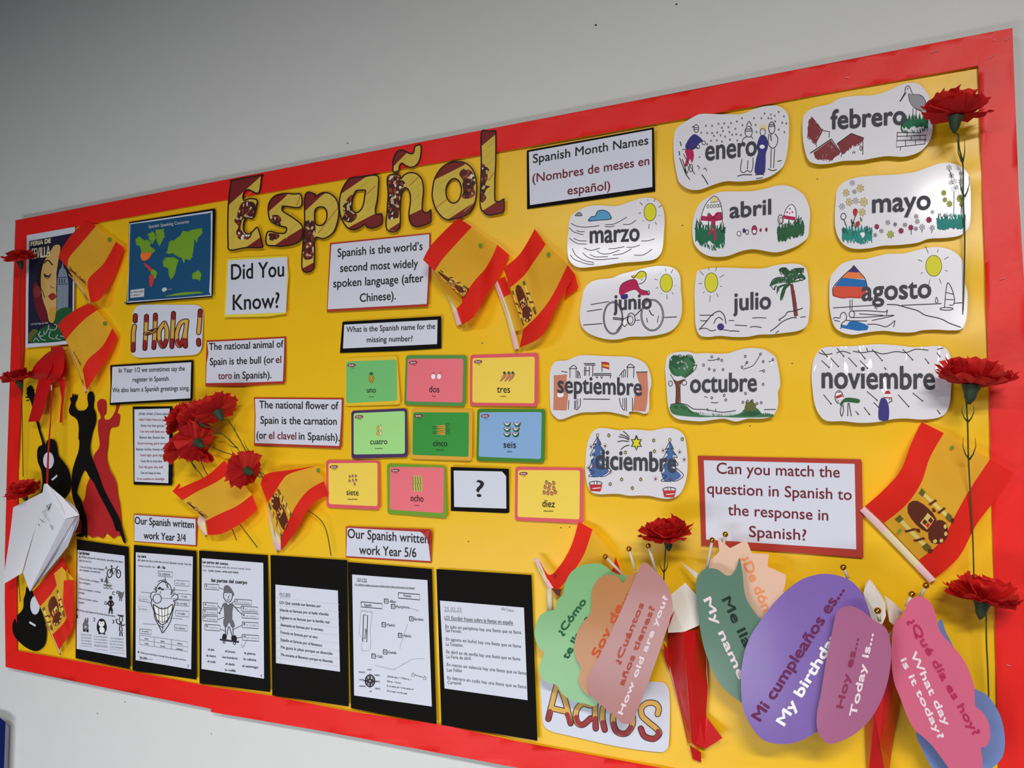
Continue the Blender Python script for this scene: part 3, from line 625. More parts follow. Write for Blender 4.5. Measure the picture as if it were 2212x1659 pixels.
def sun(x, y, rx, ry, n=10, r0=1.4, r1=1.9, col='y'):
    it = [('c', col, x, y, rx, ry), ('o', 'k', .9, x, y, rx, ry)]
    for k in range(n):
        a = 2*math.pi*(k+.4)/n; e = r1*(1+.25*((k*7) % 3-1)/2)
        it.append(('s', 'k', .9, '%g,%g %g,%g' % (x+rx*r0*math.cos(a)*1.1, y+ry*r0*math.sin(a), x+rx*e*math.cos(a)*1.1, y+ry*e*math.sin(a))))
    return it
def blob(seed, x, y, rx, ry, n=14, j=.3):
    r = random.Random(seed); return ' '.join('%.1f,%.1f' % (x+rx*(1+r.uniform(-j, j))*math.cos(6.283*k/n), y+ry*(1+r.uniform(-j, j))*math.sin(6.283*k/n)) for k in range(n))
def grass(seed, x0, y0, x1, y1, hh, col, n=16):
    r = random.Random(seed); p = ['%g,%g' % (x0, y0+hh*.5)]
    for k in range(n+1):
        t = k/n; p.append('%.1f,%.1f' % (x0+(x1-x0)*t, y0+(y1-y0)*t-(hh*r.uniform(.3, .9) if k % 2 else hh*.1)))
    for k in range(n+1):
        t = 1-k/n; p.append('%.1f,%.1f' % (x0+(x1-x0)*t, y0+(y1-y0)*t+hh*r.uniform(.5, .9)))
    return ('f', col, ' '.join(p))
def rough(seed, col, poly, n=26, L=26, w=1.3, ang=1.9):
    r = random.Random(seed); p = [tuple(float(a) for a in q.split(',')) for q in poly.split()]; out = []
    for k in range(n):
        i = r.randrange(len(p)); a, b = p[i], p[(i+1) % len(p)]; t = r.random(); x = a[0]+(b[0]-a[0])*t; y = a[1]+(b[1]-a[1])*t
        g = ang+r.uniform(-.3, .3); l = L*r.uniform(.4, 1)
        out.append(('s', col, w, '%.1f,%.1f %.1f,%.1f' % (x-l*math.cos(g)*.6, y-l*math.sin(g)*.6, x+l*math.cos(g)*.5, y+l*math.sin(g)*.5)))
    return out
def flw(x, y, r, c='olive', n=8, fill=None):
    it = [('c', fill, x, y, r*.8, r*.9)] if fill else []
    p = ' '.join('%.1f,%.1f' % (x+r*(1 if k % 2 else .55)*math.cos(6.283*k/(2*n)), y+r*1.1*(1 if k % 2 else .55)*math.sin(6.283*k/(2*n))) for k in range(2*n+1))
    return it + [('s', c, .8, p), ('o', c, .7, x, y, r*.25, r*.3)]
rr = random.Random(3)
snow = [('o', 'k', .9, x, y, 4.5, 6) for x, y in [(1445, 185), (1492, 185), (1542, 170), (1586, 166), (1638, 163), (1683, 152), (1722, 126), (1815, 126), (1872, 126), (1896, 90), (1945, 97), (1975, 107), (2005, 78), (2046, 112), (1948, 128), (2033, 160), (2064, 167), (2006, 213), (2050, 233), (1408, 238), (1453, 240), (1492, 240), (1532, 236), (1576, 226), (1626, 233), (1672, 208), (1726, 180), (1618, 196), (1568, 200), (1506, 262), (1557, 258), (1592, 268), (1647, 253), (1678, 250), (1714, 256), (1484, 300), (1528, 296), (1568, 306), (1630, 292), (1686, 298), (1454, 326), (1828, 178), (1834, 232), (1926, 126), (1978, 150)]]
month('month card enero with snow, a skier and three kings', C1, '1210,220 1260,170 1360,110 1420,92 1580,96 1720,94 1830,50 1930,30 2010,36 2070,84 2084,160 2080,300 2060,440 2020,520 1900,590 1720,614 1600,612 1500,640 1400,676 1310,672 1240,620 1216,540 1200,440 1194,320',
    snow + [('F', 'navy', '1350,250 1385,262 1420,300 1392,320 1345,370 1285,352 1310,290'), ('o', 'k', 1.1, 1370, 205, 19, 30), ('s', 'k', 1, '1352,196 1390,200'), ('s', 'k', 1, '1350,210 1390,214'), ('S', 'k', 1.1, '1345,200 1340,192 1352,188'),
     ('o', 'k', 1.1, 1428, 316, 14, 14), ('o', 'k', 1.1, 1384, 346, 12, 15), ('s', 'k', 1.1, '1262,368 1386,352'), ('F', 'mag', '1284,372 1340,370 1352,420 1336,470 1322,440 1300,490 1280,486 1296,430'),
     ('s', 'k', 1.3, '1242,430 1290,560 1320,598'), ('s', 'k', 1.3, '1262,440 1300,560'), ('s', 'k', 1.1, '1270,400 1360,560'), ('o', 'k', 1.1, 1296, 516, 14, 30), ('o', 'k', 1.1, 1330, 510, 13, 30), ('s', 'k', 1.5, '1246,306 1254,340'), ('s', 'k', 1.5, '1238,380 1242,412'),
     ('s', 'k', 1.6, '1412,560 1434,590 1460,636'), ('S', 'k', 1.2, '1390,430 1400,422'), ('S', 'k', 1.2, '1376,490 1390,500 1392,520'), ('S', 'k', 1.2, '1426,520 1440,510 1450,532'),
     ('o', 'k', 1.2, 1774, 230, 28, 42), ('s', 'k', 1.2, '1748,210 1800,208'), ('s', 'k', 1.2, '1746,226 1802,224'), ('S', 'k', 1.2, '1756,186 1778,150 1796,186'), ('S', 'k', 1.2, '1722,310 1736,280 1760,268'), ('S', 'k', 1.2, '1790,266 1808,282'),
     ('S', 'k', 1.2, '1722,440 1712,520 1730,546 1762,530 1790,540 1806,500 1808,430'), ('s', 'k', 1.2, '1768,450 1764,520'), ('S', 'k', 1.4, '1686,574 1730,562 1800,562'),
     ('F', 'navy', '1862,264 1900,262 1920,300 1922,350 1906,400 1904,480 1892,552 1822,548 1832,440 1846,390 1836,340'), ('c', 'w', 1878, 346, 20, 16), ('F', 'cream', '1860,212 1860,172 1874,184 1886,170 1898,184 1914,174 1908,214'), ('o', 'k', 1.1, 1882, 232, 20, 28), ('S', 'k', 1.3, '1824,562 1880,558 1892,566'), ('s', 'k', 1.2, '1830,592 1882,584'),
     ('o', 'k', 1.3, 1952, 200, 24, 46), ('s', 'k', 1.2, '1932,176 1974,172'), ('s', 'k', 1.2, '1930,190 1976,186'), ('S', 'k', 1.2, '1932,246 1924,300 1934,340 1964,356 1990,330 1998,280 1976,246'), ('s', 'k', 1.6, '1944,250 1948,300'), ('s', 'k', 1.2, '1948,360 1944,510'), ('s', 'k', 1.2, '1974,360 1966,510'), ('S', 'k', 1.3, '1922,516 1960,530 1990,520'), ('s', 'k', 1.2, '1996,458 2028,452')],
    'enero', (1442, 452, 1834, 410, -106))
month('month card febrero with a stork on its nest and red roofs', C2, '150,930 190,868 260,830 400,796 500,742 640,722 800,716 930,680 1060,620 1150,600 1230,612 1290,670 1340,770 1350,880 1360,1010 1340,1120 1280,1210 1200,1262 1080,1290 940,1284 820,1300 700,1322 520,1330 400,1354 280,1358 200,1320 160,1200 144,1060',
    [('S', 'k', 1.2, '1052,775 1100,690 1104,650 1130,628 1150,650 1176,706 1236,712 1276,740 1300,800 1312,860 1260,856 1200,840 1160,800 1140,750 1134,700'), ('F', 'grey', '1140,700 1180,712 1240,716 1280,760 1308,856 1240,850 1190,830 1150,780'), ('s', 'K', 1.6, '1054,776 1112,690'), ('c', 'K', 1126, 656, 6, 7),
     ('s', 'k', 1.1, '1176,840 1176,930'), ('s', 'k', 1.1, '1208,846 1200,930'), ('s', 'k', 1, '1200,838 1330,910'), grass(5, 1062, 960, 1318, 950, 90, 'grn'), ('f', 'w', '1160,1056 1190,1008 1220,1050'),
     ('s', 'k', 1.2, '1030,1060 1020,1200 1290,1170'), ('s', 'k', 1.2, '1030,1100 1302,1088'), ('s', 'k', 1.2, '1026,1140 1300,1130'), ('s', 'k', 1.2, '1030,1064 1250,1066'), ('s', 'k', 1, '1120,1072 1120,1104'), ('s', 'k', 1, '1106,1140 1106,1190'), ('s', 'k', 1, '1200,1132 1200,1180'), ('s', 'k', 1, '1160,1100 1160,1136'), ('s', 'k', 1, '1240,1092 1240,1130'), ('s', 'k', 1, '1290,1086 1288,1172'), ('s', 'k', 1, '1060,1200 1056,1234'),
     ('f', 'maroon', '210,940 240,932 330,1046 270,1160 236,1140 190,1090 198,1020'), ('s', 'k', 1.3, '236,925 330,1044 396,1056 392,1110'), ('s', 'k', 1, '330,1050 272,1160 274,1200'),
     ('f', 'maroon', '248,1250 410,1136 496,1250 440,1300 400,1320 340,1306 290,1320 262,1300'), ('s', 'k', 1.8, '218,1256 414,1124'), ('s', 'k', 1.3, '414,1124 500,1250'),
     ('f', 'maroon', '470,1170 600,1074 716,1120 700,1150 600,1190 530,1266 500,1240'), ('s', 'k', 1.5, '466,1170 600,1072 718,1116'), ('s', 'k', 1.2, '708,1120 708,1270'), ('o', 'k', 1.1, 690, 1210, 10, 20), ('s', 'k', 1.2, '520,1240 504,1290'), ('s', 'k', 1.2, '612,1262 616,1246 632,1244 634,1260')]
    + rough(1, 'maroon', '210,940 240,932 330,1046 270,1160 236,1140 190,1090 198,1020', 34, 40, 1.1) + rough(2, 'maroon', '248,1250 340,1306 400,1320 440,1300 496,1250 330,1290', 40, 46, 1.1) + rough(3, 'maroon', '470,1170 520,1250 600,1190 700,1150 600,1200', 34, 44, 1.1, 1.6) + rough(4, 'lil', '260,960 320,1040 280,1120 220,1060', 8, 26, .5) + rough(5, 'lil', '290,1240 400,1180 450,1250 340,1290', 10, 30, .5) + rough(6, 'dgrn', '1070,950 1130,930 1200,920 1310,930 1310,1030 1240,1050 1130,1060 1070,1050', 40, 40, 1.0, 1.2),
    'febrero', (412, 1032, 1104, 982, 176), 1.4, c=-.07)
wv = ['404,936 450,958 520,966 624,954', '390,970 430,1004 500,1024', '446,990 470,1000 510,1000', '390,1050 450,1090 526,1096', '426,1052 470,1070 526,1072', '668,946 740,940 836,888', '664,958 700,964 740,956', '806,944 860,942 906,912', '504,1126 560,1144 628,1126',
      '604,1146 640,1170 700,1170 780,1142', '694,1132 740,1130 816,1116', '832,1120 880,1120 936,1104', '726,1180 800,1170 872,1132', '414,1130 440,1180 500,1220 580,1238', '494,1162 540,1200 620,1216 770,1204', '550,1176 600,1196 690,1192', '398,1178 430,1214 490,1236', '490,1240 550,1252 582,1250', '946,1072 1000,1070 1048,1056', '890,1180 960,1180 1030,1136']
month('month card marzo with wind lines, clouds and a small sun', C1, '384,1000 396,900 440,850 540,804 640,798 760,802 860,770 940,744 1020,740 1080,770 1116,830 1126,920 1120,1020 1112,1120 1090,1180 1040,1216 940,1230 800,1240 680,1258 580,1270 480,1278 420,1254 384,1200 376,1100',
    [('S', 'k', 1.1, s) for s in wv] + [('F', 'sky', '540,918 560,886 590,880 610,844 650,834 690,850 710,880 708,904'), ('S', 'k', 1.2, '540,918 560,886 590,880 610,844 650,834 690,850 710,880 708,904 620,912 540,920'), ('F', 'grey', '436,876 450,860 470,852 488,868 484,878'), ('S', 'k', 1, '436,876 450,860 470,852 488,868 484,878 436,878')] + sun(1014, 850, 47, 68, 9, 1.35, 1.7),
    'marzo', (552, 1090, 930, 1070, -92))
month('month card abril with decorated Easter eggs in grass', C1, '1360,860 1400,780 1480,724 1560,694 1700,690 1800,688 1900,670 2000,644 2090,652 2180,700 2222,760 2246,850 2240,960 2230,1040 2180,1090 2100,1130 1980,1160 1820,1136 1720,1150 1600,1190 1480,1190 1400,1150 1350,1080 1340,960',
    [('F', 'w', '1410,880 1450,780 1510,724 1556,780 1570,900 1540,980 1440,990 1410,940'), ('S', 'k', 1.2, '1406,950 1412,870 1450,780 1510,726 1556,780 1572,900 1550,990'), ('F', 'cream', '1476,760 1510,728 1540,760 1510,776'), ('s', 'k', 1, '1476,778 1544,766')] + [('o', 'k', 1, x, 806-k*2, 8, 13) for k, x in enumerate((1460, 1486, 1510, 1534, 1552))] +
    [('f', 'mag', '1408,876 1480,888 1566,850 1570,910 1500,924 1408,914'), grass(2, 1362, 1000, 1590, 1010, 130, 'grn', 20), ('S', 'mag', 4, '1500,900 1496,960 1470,1020'), ('S', 'mag', 4, '1506,900 1512,980 1516,1060'), ('F', 'mag', '1500,890 1530,850 1560,860 1540,900'), ('F', 'mag', '1496,890 1466,860 1460,900'), ('S', 'k', .9, '1500,890 1464,856 1458,900 1500,894 1556,850 1562,910 1500,894'),
     ('F', 'w', '2040,880 2066,820 2106,792 2136,830 2140,900 2100,940 2050,930'), ('S', 'k', 1.2, '2040,890 2066,820 2106,792 2136,830 2140,900'), ('f', 'mag', '2042,872 2136,888 2130,916 2044,900'), ('c', 'mag', 2070, 850, 6, 9), ('c', 'mag', 2092, 824, 6, 9), ('c', 'mag', 2110, 850, 6, 9), ('c', 'mag', 2088, 858, 5, 7),
     ('o', 'k', 1.2, 2020, 906, 20, 36), ('o', 'maroon', .9, 2024, 912, 12, 22), grass(9, 1996, 1000, 2196, 950, 110, 'dgrn', 16),
     ('c', 'w', 1700, 1016, 14, 18), ('o', 'k', 1.1, 1700, 1016, 14, 18), ('c', 'navy', 1738, 992, 12, 18), ('o', 'k', 1.1, 1762, 1004, 12, 18), ('c', 'mag', 1818, 988, 19, 34), ('c', 'w', 1818, 1000, 14, 14), ('o', 'k', 1, 1818, 988, 20, 35), ('c', 'maroon', 1866, 988, 9, 14), ('c', 'maroon', 1910, 984, 10, 16)]
    + rough(7, 'grn', '1362,980 1440,960 1590,980 1580,1110 1500,1130 1400,1090', 60, 44, 1.2, 1.4) + rough(8, 'dgrn', '1996,990 2080,950 2196,930 2196,1010 2100,1040 2000,1040', 50, 40, 1.2, 1.4) + [('S', 'k', 1, '1364,960 1380,920 1396,968 1410,930 1430,980'), ('S', 'k', 1, '1540,990 1560,950 1562,1000 1596,966 1570,1010'), ('S', 'k', 1, '2120,930 2150,900 2144,940 2180,890 2170,930')],
    'abril', (1630, 894, 1944, 866, -78), c=-.06)
fs = []
for x, y, r in [(490, 264, 24), (560, 310, 36), (436, 350, 32), (508, 340, 20), (462, 430, 34), (520, 420, 28), (590, 430, 40), (400, 470, 28), (576, 520, 34)]: fs += flw(x, y, r, 'k', 7, 'cream' if r > 30 else None)
for x, y, r in [(1336, 130, 26), (1356, 200, 24), (1380, 250, 28), (1352, 262, 22), (1378, 320, 26), (1440, 180, 20), (1440, 250, 24), (1400, 300, 20), (1450, 320, 20)]: fs += flw(x, y, r, 'K', 6)
for x, y, r, c in [(704, 646, 24, 'mag'), (744, 684, 20, None), (690, 720, 18, None), (800, 610, 22, None), (864, 626, 18, 'lil'), (824, 714, 34, 'yg'), (916, 682, 26, 'mag'), (950, 630, 20, None), (1002, 654, 26, 'mag'), (1046, 664, 18, None), (1100, 650, 26, None), (1058, 600, 22, None), (1048, 556, 20, None), (1160, 586, 28, 'mag'), (1190, 518, 18, None), (1188, 656, 24, None), (1340, 446, 30, 'yg'), (1430, 400, 34, 'yg'), (1290, 350, 26, 'yg'), (1300, 410, 24, 'yg'), (1444, 450, 22, 'yg')]: fs += flw(x, y, r, 'K', 7, c)
month('month card mayo full of garden flowers', C3, '344,420 352,340 400,270 480,228 600,206 760,196 900,188 1040,166 1160,124 1260,92 1340,88 1430,116 1500,180 1520,280 1524,420 1520,600 1490,680 1420,726 1300,744 1160,752 1060,786 900,806 760,812 640,834 520,840 440,818 380,760 342,660 336,540',
    fs + [('S', 'k', 1.3, '412,580 430,620 446,670'), ('o', 'k', 1.2, 412, 556, 22, 28), ('F', 'red', '496,500 520,486 538,510 520,556 500,540'), ('S', 'k', 1.4, '516,556 500,600 492,660'), ('F', 'red', '520,610 548,598 556,630 524,650'), ('S', 'k', 1.3, '480,580 500,640'), ('s', 'k', 1.2, '1380,340 1378,560'), ('s', 'k', 1.2, '1444,460 1440,540'), ('s', 'k', 1, '1340,150 1362,220'),
     grass(21, 400, 700, 662, 700, 100, 'teal', 20), grass(22, 1232, 600, 1478, 590, 90, 'teal', 20), ('F', 'w', '560,700 590,690 600,730 570,740'), ('s', 'K', 1, '1004,680 1006,714'), ('s', 'K', 1, '1100,670 1098,696'), ('s', 'K', 1, '1186,680 1184,700')]
    + rough(9, 'teal', '400,690 480,660 560,680 662,670 660,770 560,780 420,770', 60, 44, 1.2, 1.5) + rough(10, 'teal', '1232,590 1340,550 1478,560 1470,640 1340,640 1240,660', 60, 40, 1.2, 1.5) + rough(11, 'grn', '420,700 540,690 650,700 640,740', 20, 30, 1, 1.2) + [('S', 'k', .9, s_) for s_ in ('400,660 420,700 410,650 440,690', '480,580 490,650 500,600 520,660', '600,660 620,640 610,680 640,660', '1240,560 1260,530 1270,570 1300,530 1310,570 1340,540', '560,560 566,600 575,570')],
    'mayo', (668, 524, 1172, 488, -112), 1.3, c=-.05)
month('month card junio with a girl on a bicycle', C4, '150,400 170,330 220,276 300,250 400,240 480,206 600,176 700,150 800,136 900,144 960,180 986,240 990,340 1000,450 994,560 960,640 900,694 800,724 680,738 560,740 460,762 360,762 260,736 190,700 140,640 128,540',
    sun(866, 282, 53, 77, 10, 1.3, 1.6) + [('F', 'mag', '500,280 600,252 640,330 700,352 716,380 650,384 600,340 520,366 480,392 462,360 470,320'), ('S', 'k', 1.1, '466,330 500,280 600,252 640,330 700,352'), ('F', 'y', '610,240 616,200 650,180 690,190 694,220 650,244'), ('F', 'gold', '616,210 590,240 568,220 600,212'), ('S', 'k', 1.2, '566,222 590,240 614,210 640,184 676,184 694,210 686,256 660,282 630,290'), ('s', 'k', 1, '652,256 664,252'),
     ('F', 'navy', '478,390 530,374 536,410 490,420'), ('S', 'k', 1.2, '690,360 716,350 724,376 706,384')] +
    [('o', 'K', 1.3, 412, 580, 84, 140), ('o', 'k', 1.1, 412, 580, 76, 130), ('o', 'K', 1.3, 746, 556, 98, 136), ('o', 'k', 1.1, 746, 556, 88, 126), ('o', 'k', 1.4, 566, 590, 34, 52), ('o', 'k', 1, 560, 596, 22, 32), ('s', 'k', 1.6, '410,578 500,584'), ('s', 'k', 1.4, '410,590 500,598'), ('s', 'k', 1.3, '500,590 560,560'), ('s', 'k', 1.5, '600,560 660,500'), ('s', 'k', 1.2, '600,600 640,598'),
     ('S', 'k', 1.6, '720,510 740,550 760,556'), ('F', 'white', '496,600 530,604 520,650 498,640'), ('S', 'k', 1.4, '500,590 492,630 510,652 530,630'), ('s', 'k', 1.2, '700,580 706,620'), ('s', 'k', 1.2, '480,640 440,690'), ('s', 'k', 1.1, '800,560 790,620'), ('s', 'k', 1.2, '222,466 376,440'), ('s', 'k', 1.2, '190,524 318,504'), ('s', 'k', 1.3, '158,640 320,628'), ('s', 'k', 1.3, '846,576 956,570')],
    'junio', (418, 512, 738, 500, -86), c=-.06)
palm = [('F', 'dgrn', s) for s in ('1930,280 1860,240 1790,250 1750,310 1800,290 1860,280', '1930,280 1850,190 1830,160 1880,150 1930,200', '1940,270 1960,170 2040,160 2000,190 1980,230', '1940,270 2010,200 2056,240 2000,240', '1930,280 1980,260 2050,250 1990,270', '1930,290 1870,300 1840,430 1870,380 1890,330', '1930,280 1820,310 1810,380 1830,330 1880,300', '1880,200 1950,190 1990,220 1940,280 1880,250')]
month('month card julio with a swimmer, a sun and a palm tree', C4, '1114,260 1130,190 1180,164 1280,152 1420,152 1560,158 1700,156 1800,130 1900,118 1990,120 2050,150 2072,210 2080,320 2090,430 2084,560 2060,650 1990,690 1880,706 1760,720 1660,722 1560,740 1440,742 1320,732 1220,742 1150,724 1116,640 1110,500 1106,380',
    sun(1250, 278, 56, 84, 9, 1.3, 1.75) + palm + [('S', 'k', 1.3, '1750,310 1780,250 1860,232 1930,270'), ('S', 'k', 1.2, '1840,170 1880,150 1930,190 1960,160 2040,156'), ('S', 'k', 1.2, '2050,250 2000,230 1960,250'), ('S', 'k', 1.2, '1840,430 1850,360 1900,300'), ('f', 'maroon', '1924,290 1946,286 1970,400 1990,560 1962,570 1946,440'), ('s', 'k', 1, '1926,292 1960,566'),
     ('S', 'k', 1.4, '1146,680 1200,620 1260,550 1320,522 1360,560 1376,630'), ('S', 'k', 1.3, '1270,630 1290,590 1320,576 1350,600'), ('S', 'k', 1.2, '1146,676 1200,668 1250,690 1290,680'), ('c', 'navy', 1330, 656, 30, 30), ('S', 'k', 1.2, '1350,680 1400,686'), ('s', 'k', 1.2, '1150,556 1270,556'), ('S', 'k', 1.2, '1156,600 1186,606 1214,600'), ('S', 'k', 1.3, '1400,692 1440,690 1490,694'), ('S', 'k', 1.2, '1450,640 1500,644 1556,646'), ('S', 'k', 1.2, '1580,660 1620,652 1680,662'), ('S', 'k', 1.1, '1600,580 1660,578 1720,580'), ('s', 'k', 1.1, '1400,602 1446,602'),
     ('S', 'k', 1.4, '1752,694 1800,660 1860,610 1930,580 1980,578'), ('S', 'k', 1.4, '1826,596 1880,560 1900,530 1960,520 2030,496'), ('s', 'k', 1.2, '1826,596 1840,606'), ('s', 'k', 1.2, '2010,574 2056,568'), ('s', 'k', 1.2, '1798,710 1826,688')]
    + rough(16, 'dgrn', '1760,290 1860,250 1930,270 1860,330 1850,400', 40, 40, 1.2, 1.9) + rough(17, 'dgrn', '1840,180 1920,200 1960,170 2030,180 1980,230 2050,240', 40, 36, 1.2, .9) + rough(18, 'lg', '1800,290 1880,250 1930,200 1990,240', 12, 24, .6, 1.4) + rough(19, 'maroon', '1926,300 1950,420 1966,560 1986,550 1966,400 1946,300', 30, 16, 1.3, .2) + [('S', 'k', .9, s_) for s_ in ('1760,310 1790,340 1800,300 1830,350', '1830,170 1850,210 1870,160 1900,200', '1980,160 2000,190 2040,160 2030,190', '1990,230 2020,260 2050,240', '1850,430 1870,380 1880,340')],
    'julio', (1440, 514, 1756, 500, -98), c=-.05)
month('month card agosto with a striped parasol on a beach', C3, '296,1100 340,1030 400,970 500,936 600,930 700,906 800,884 940,880 1060,850 1180,826 1280,830 1370,860 1440,920 1466,1000 1470,1120 1496,1230 1494,1380 1480,1480 1440,1544 1340,1552 1220,1546 1100,1552 1020,1570 900,1570 760,1556 620,1570 500,1590 400,1570 330,1510 296,1380 288,1240',
    sun(1202, 988, 70, 92, 8, 1.35, 1.9) + [('F', 'umb', '330,1176 420,1160 600,1178 590,1262 480,1270 330,1256'), ('f', 'blue', '336,1164 400,1092 600,1110 624,1176 500,1170'), ('f', 'or_', '400,1092 452,1042 556,1048 602,1102 500,1098'), ('F', 'navy', '456,1040 484,1012 502,984 524,1016 552,1044'), ('S', 'k', 1.3, '330,1256 322,1180 400,1086 484,1010 502,984'), ('S', 'k', 1.3, '502,984 560,1050 602,1102 622,1176'), ('S', 'red', 2, '322,1246 400,1268 480,1262 580,1268'),
     ('s', 'k', 1.2, '470,1284 470,1376'), ('s', 'k', 1.2, '490,1284 488,1376'), ('s', 'k', 1.3, '322,1356 686,1332'), ('S', 'k', 1.5, '792,1326 880,1330 960,1352 1060,1380 1130,1420 1260,1450 1340,1490 1440,1526'), ('s', 'k', 1.4, '920,1334 1270,1318'), ('s', 'k', 1.4, '1380,1316 1450,1310'), ('S', 'k', 1.3, '1296,1356 1300,1300 1310,1200 1326,1136 1356,1180 1376,1240 1384,1290 1370,1330 1336,1330'), ('s', 'k', 1.2, '1308,1220 1372,1236'), ('s', 'k', 1.2, '1304,1280 1384,1286'), ('o', 'k', 1.4, 1314, 1364, 58, 12), ('S', 'k', 1.1, '1214,1308 1226,1262 1240,1306 1216,1308'),
     ('f', 'blue', '386,1500 440,1510 464,1476 520,1470 600,1496 634,1520 620,1550 540,1556 450,1540 400,1530'), ('S', 'k', 1.3, '320,1452 340,1440 380,1444 390,1410 420,1396 440,1430 430,1466 400,1490 390,1540'), ('S', 'k', 1.2, '330,1464 380,1474'), ('S', 'k', 1.3, '436,1464 520,1470 620,1470'), ('S', 'k', 1.3, '620,1500 700,1500 780,1520 830,1496 862,1468 850,1524'), ('o', 'k', 1.3, 486, 1412, 24, 30), ('S', 'k', 1.3, '486,1384 600,1380 700,1386 780,1390 796,1372 790,1416'), ('S', 'k', 1.2, '550,1408 640,1414 760,1420'), ('S', 'k', 1.2, '480,1440 560,1440 680,1432 850,1420 800,1436 660,1466'), ('S', 'k', 1.1, '686,1360 696,1352 706,1372')],
    'agosto', (576, 1292, 1176, 1264, -114), 1.4, c=-.06)
S4 = Fr(1120, 700, .15)
def castle(): return []
month('month card septiembre with a city gate and red walls', B4, '1900,250 1924,180 1960,152 2040,146 2100,120 2160,104 2260,106 2330,110 2440,114 2540,116 2620,136 2690,180 2728,268 2734,350 2718,420 2716,556 2680,586 2620,570 2552,572 2548,604 2470,588 2370,570 2260,574 2170,576 2090,598 1990,634 1940,610 1906,560 1900,480 1896,360',
    [('f', 'brick', '1930,270 2040,262 2034,330 2050,420 2036,560 1926,556 1930,420'), ('F', 'white', '1960,420 2000,400 2010,440 1970,450')], 'septiembre', (1964, 412, 2654, 436, -94), 1.1, c=-.04, h=.0108)
sp = [o for o in bpy.data.objects if o.get('label', '').startswith('month card septiembre')][0]
ink(sp, C4, [('f', 'brick', '608,1046 704,1044 712,1180 704,1300 690,1380 580,1370 596,1240 660,1180 630,1120'), ('S', 'k', 1.3, '38,1012 76,984 104,1010'), ('s', 'k', 1.2, '36,1014 104,1012'), ('s', 'k', 1.2, '44,1016 44,1092'), ('s', 'k', 1.2, '96,1016 96,1092'), ('s', 'k', 1.2, '108,1030 108,1096'), ('S', 'k', 1.2, '108,1032 124,1050 134,1096'), ('s', 'k', 1, '118,1046 118,1096'),
    ('s', 'k', 1.6, '162,970 260,970'), ('s', 'k', 1.3, '170,982 262,984'), ('s', 'k', 1.3, '170,996 168,1074'), ('s', 'k', 1.1, '180,996 178,1074'), ('s', 'k', 1.3, '210,996 208,1074'), ('s', 'k', 1.3, '240,984 238,1080'), ('s', 'k', 1.2, '168,1030 210,1030'), ('s', 'k', 1.6, '246,1056 396,1056'), ('s', 'k', 1.4, '246,1068 398,1070'), ('s', 'k', 1.2, '316,952 318,1040'),
    ('f', 'red', '318,956 350,954 380,964 378,1020 350,1010 318,1004'), ('f', 'gold', '320,976 376,980 376,1002 322,990'), ('S', 'k', 1.1, '266,1074 274,1094 282,1076'), ('S', 'k', 1.1, '306,1076 314,1096 322,1078'), ('s', 'k', 1.2, '390,1072 388,1096'),
    ('S', 'k', 1.3, '528,1000 560,974 596,1000'), ('s', 'k', 1.3, '528,1002 596,1002'), ('s', 'k', 1.2, '536,1004 534,1090'), ('s', 'k', 1.2, '590,1004 586,1090'), ('S', 'k', 1.2, '464,1076 500,1030 516,1024 514,1086'), ('s', 'k', 1, '500,1034 500,1090'), ('s', 'k', 1, '486,1050 486,1090'), ('s', 'k', 1.3, '608,1042 706,1040'),
    ('s', 'k', 1.2, '34,1280 30,1362'), ('s', 'k', 1.2, '84,1286 82,1362'), ('S', 'k', 1.2, '132,1266 130,1330 96,1364 96,1280'), ('s', 'k', 1, '110,1270 108,1350'), ('s', 'k', 1.4, '158,1272 384,1274'), ('s', 'k', 1.2, '578,1262 578,1374'), ('s', 'k', 1.2, '526,1260 526,1374'), ('S', 'k', 1.2, '466,1262 480,1330 510,1366 512,1262'), ('s', 'k', 1, '496,1262 496,1340'),
    ('s', 'k', 1.2, '-30,1036 22,1044')], Pl(.0108, *mid(sm(B4('1900,250 1924,180 1960,152 2040,146 2100,120 2160,104 2260,106 2330,110 2440,114 2540,116 2620,136 2690,180 2728,268 2734,350 2718,420 2716,556 2680,586 2620,570 2552,572 2548,604 2470,588 2370,570 2260,574 2170,576 2090,598 1990,634 1940,610 1906,560 1900,480 1896,360'), 5, True)), 0, -.04), 'line_drawing')
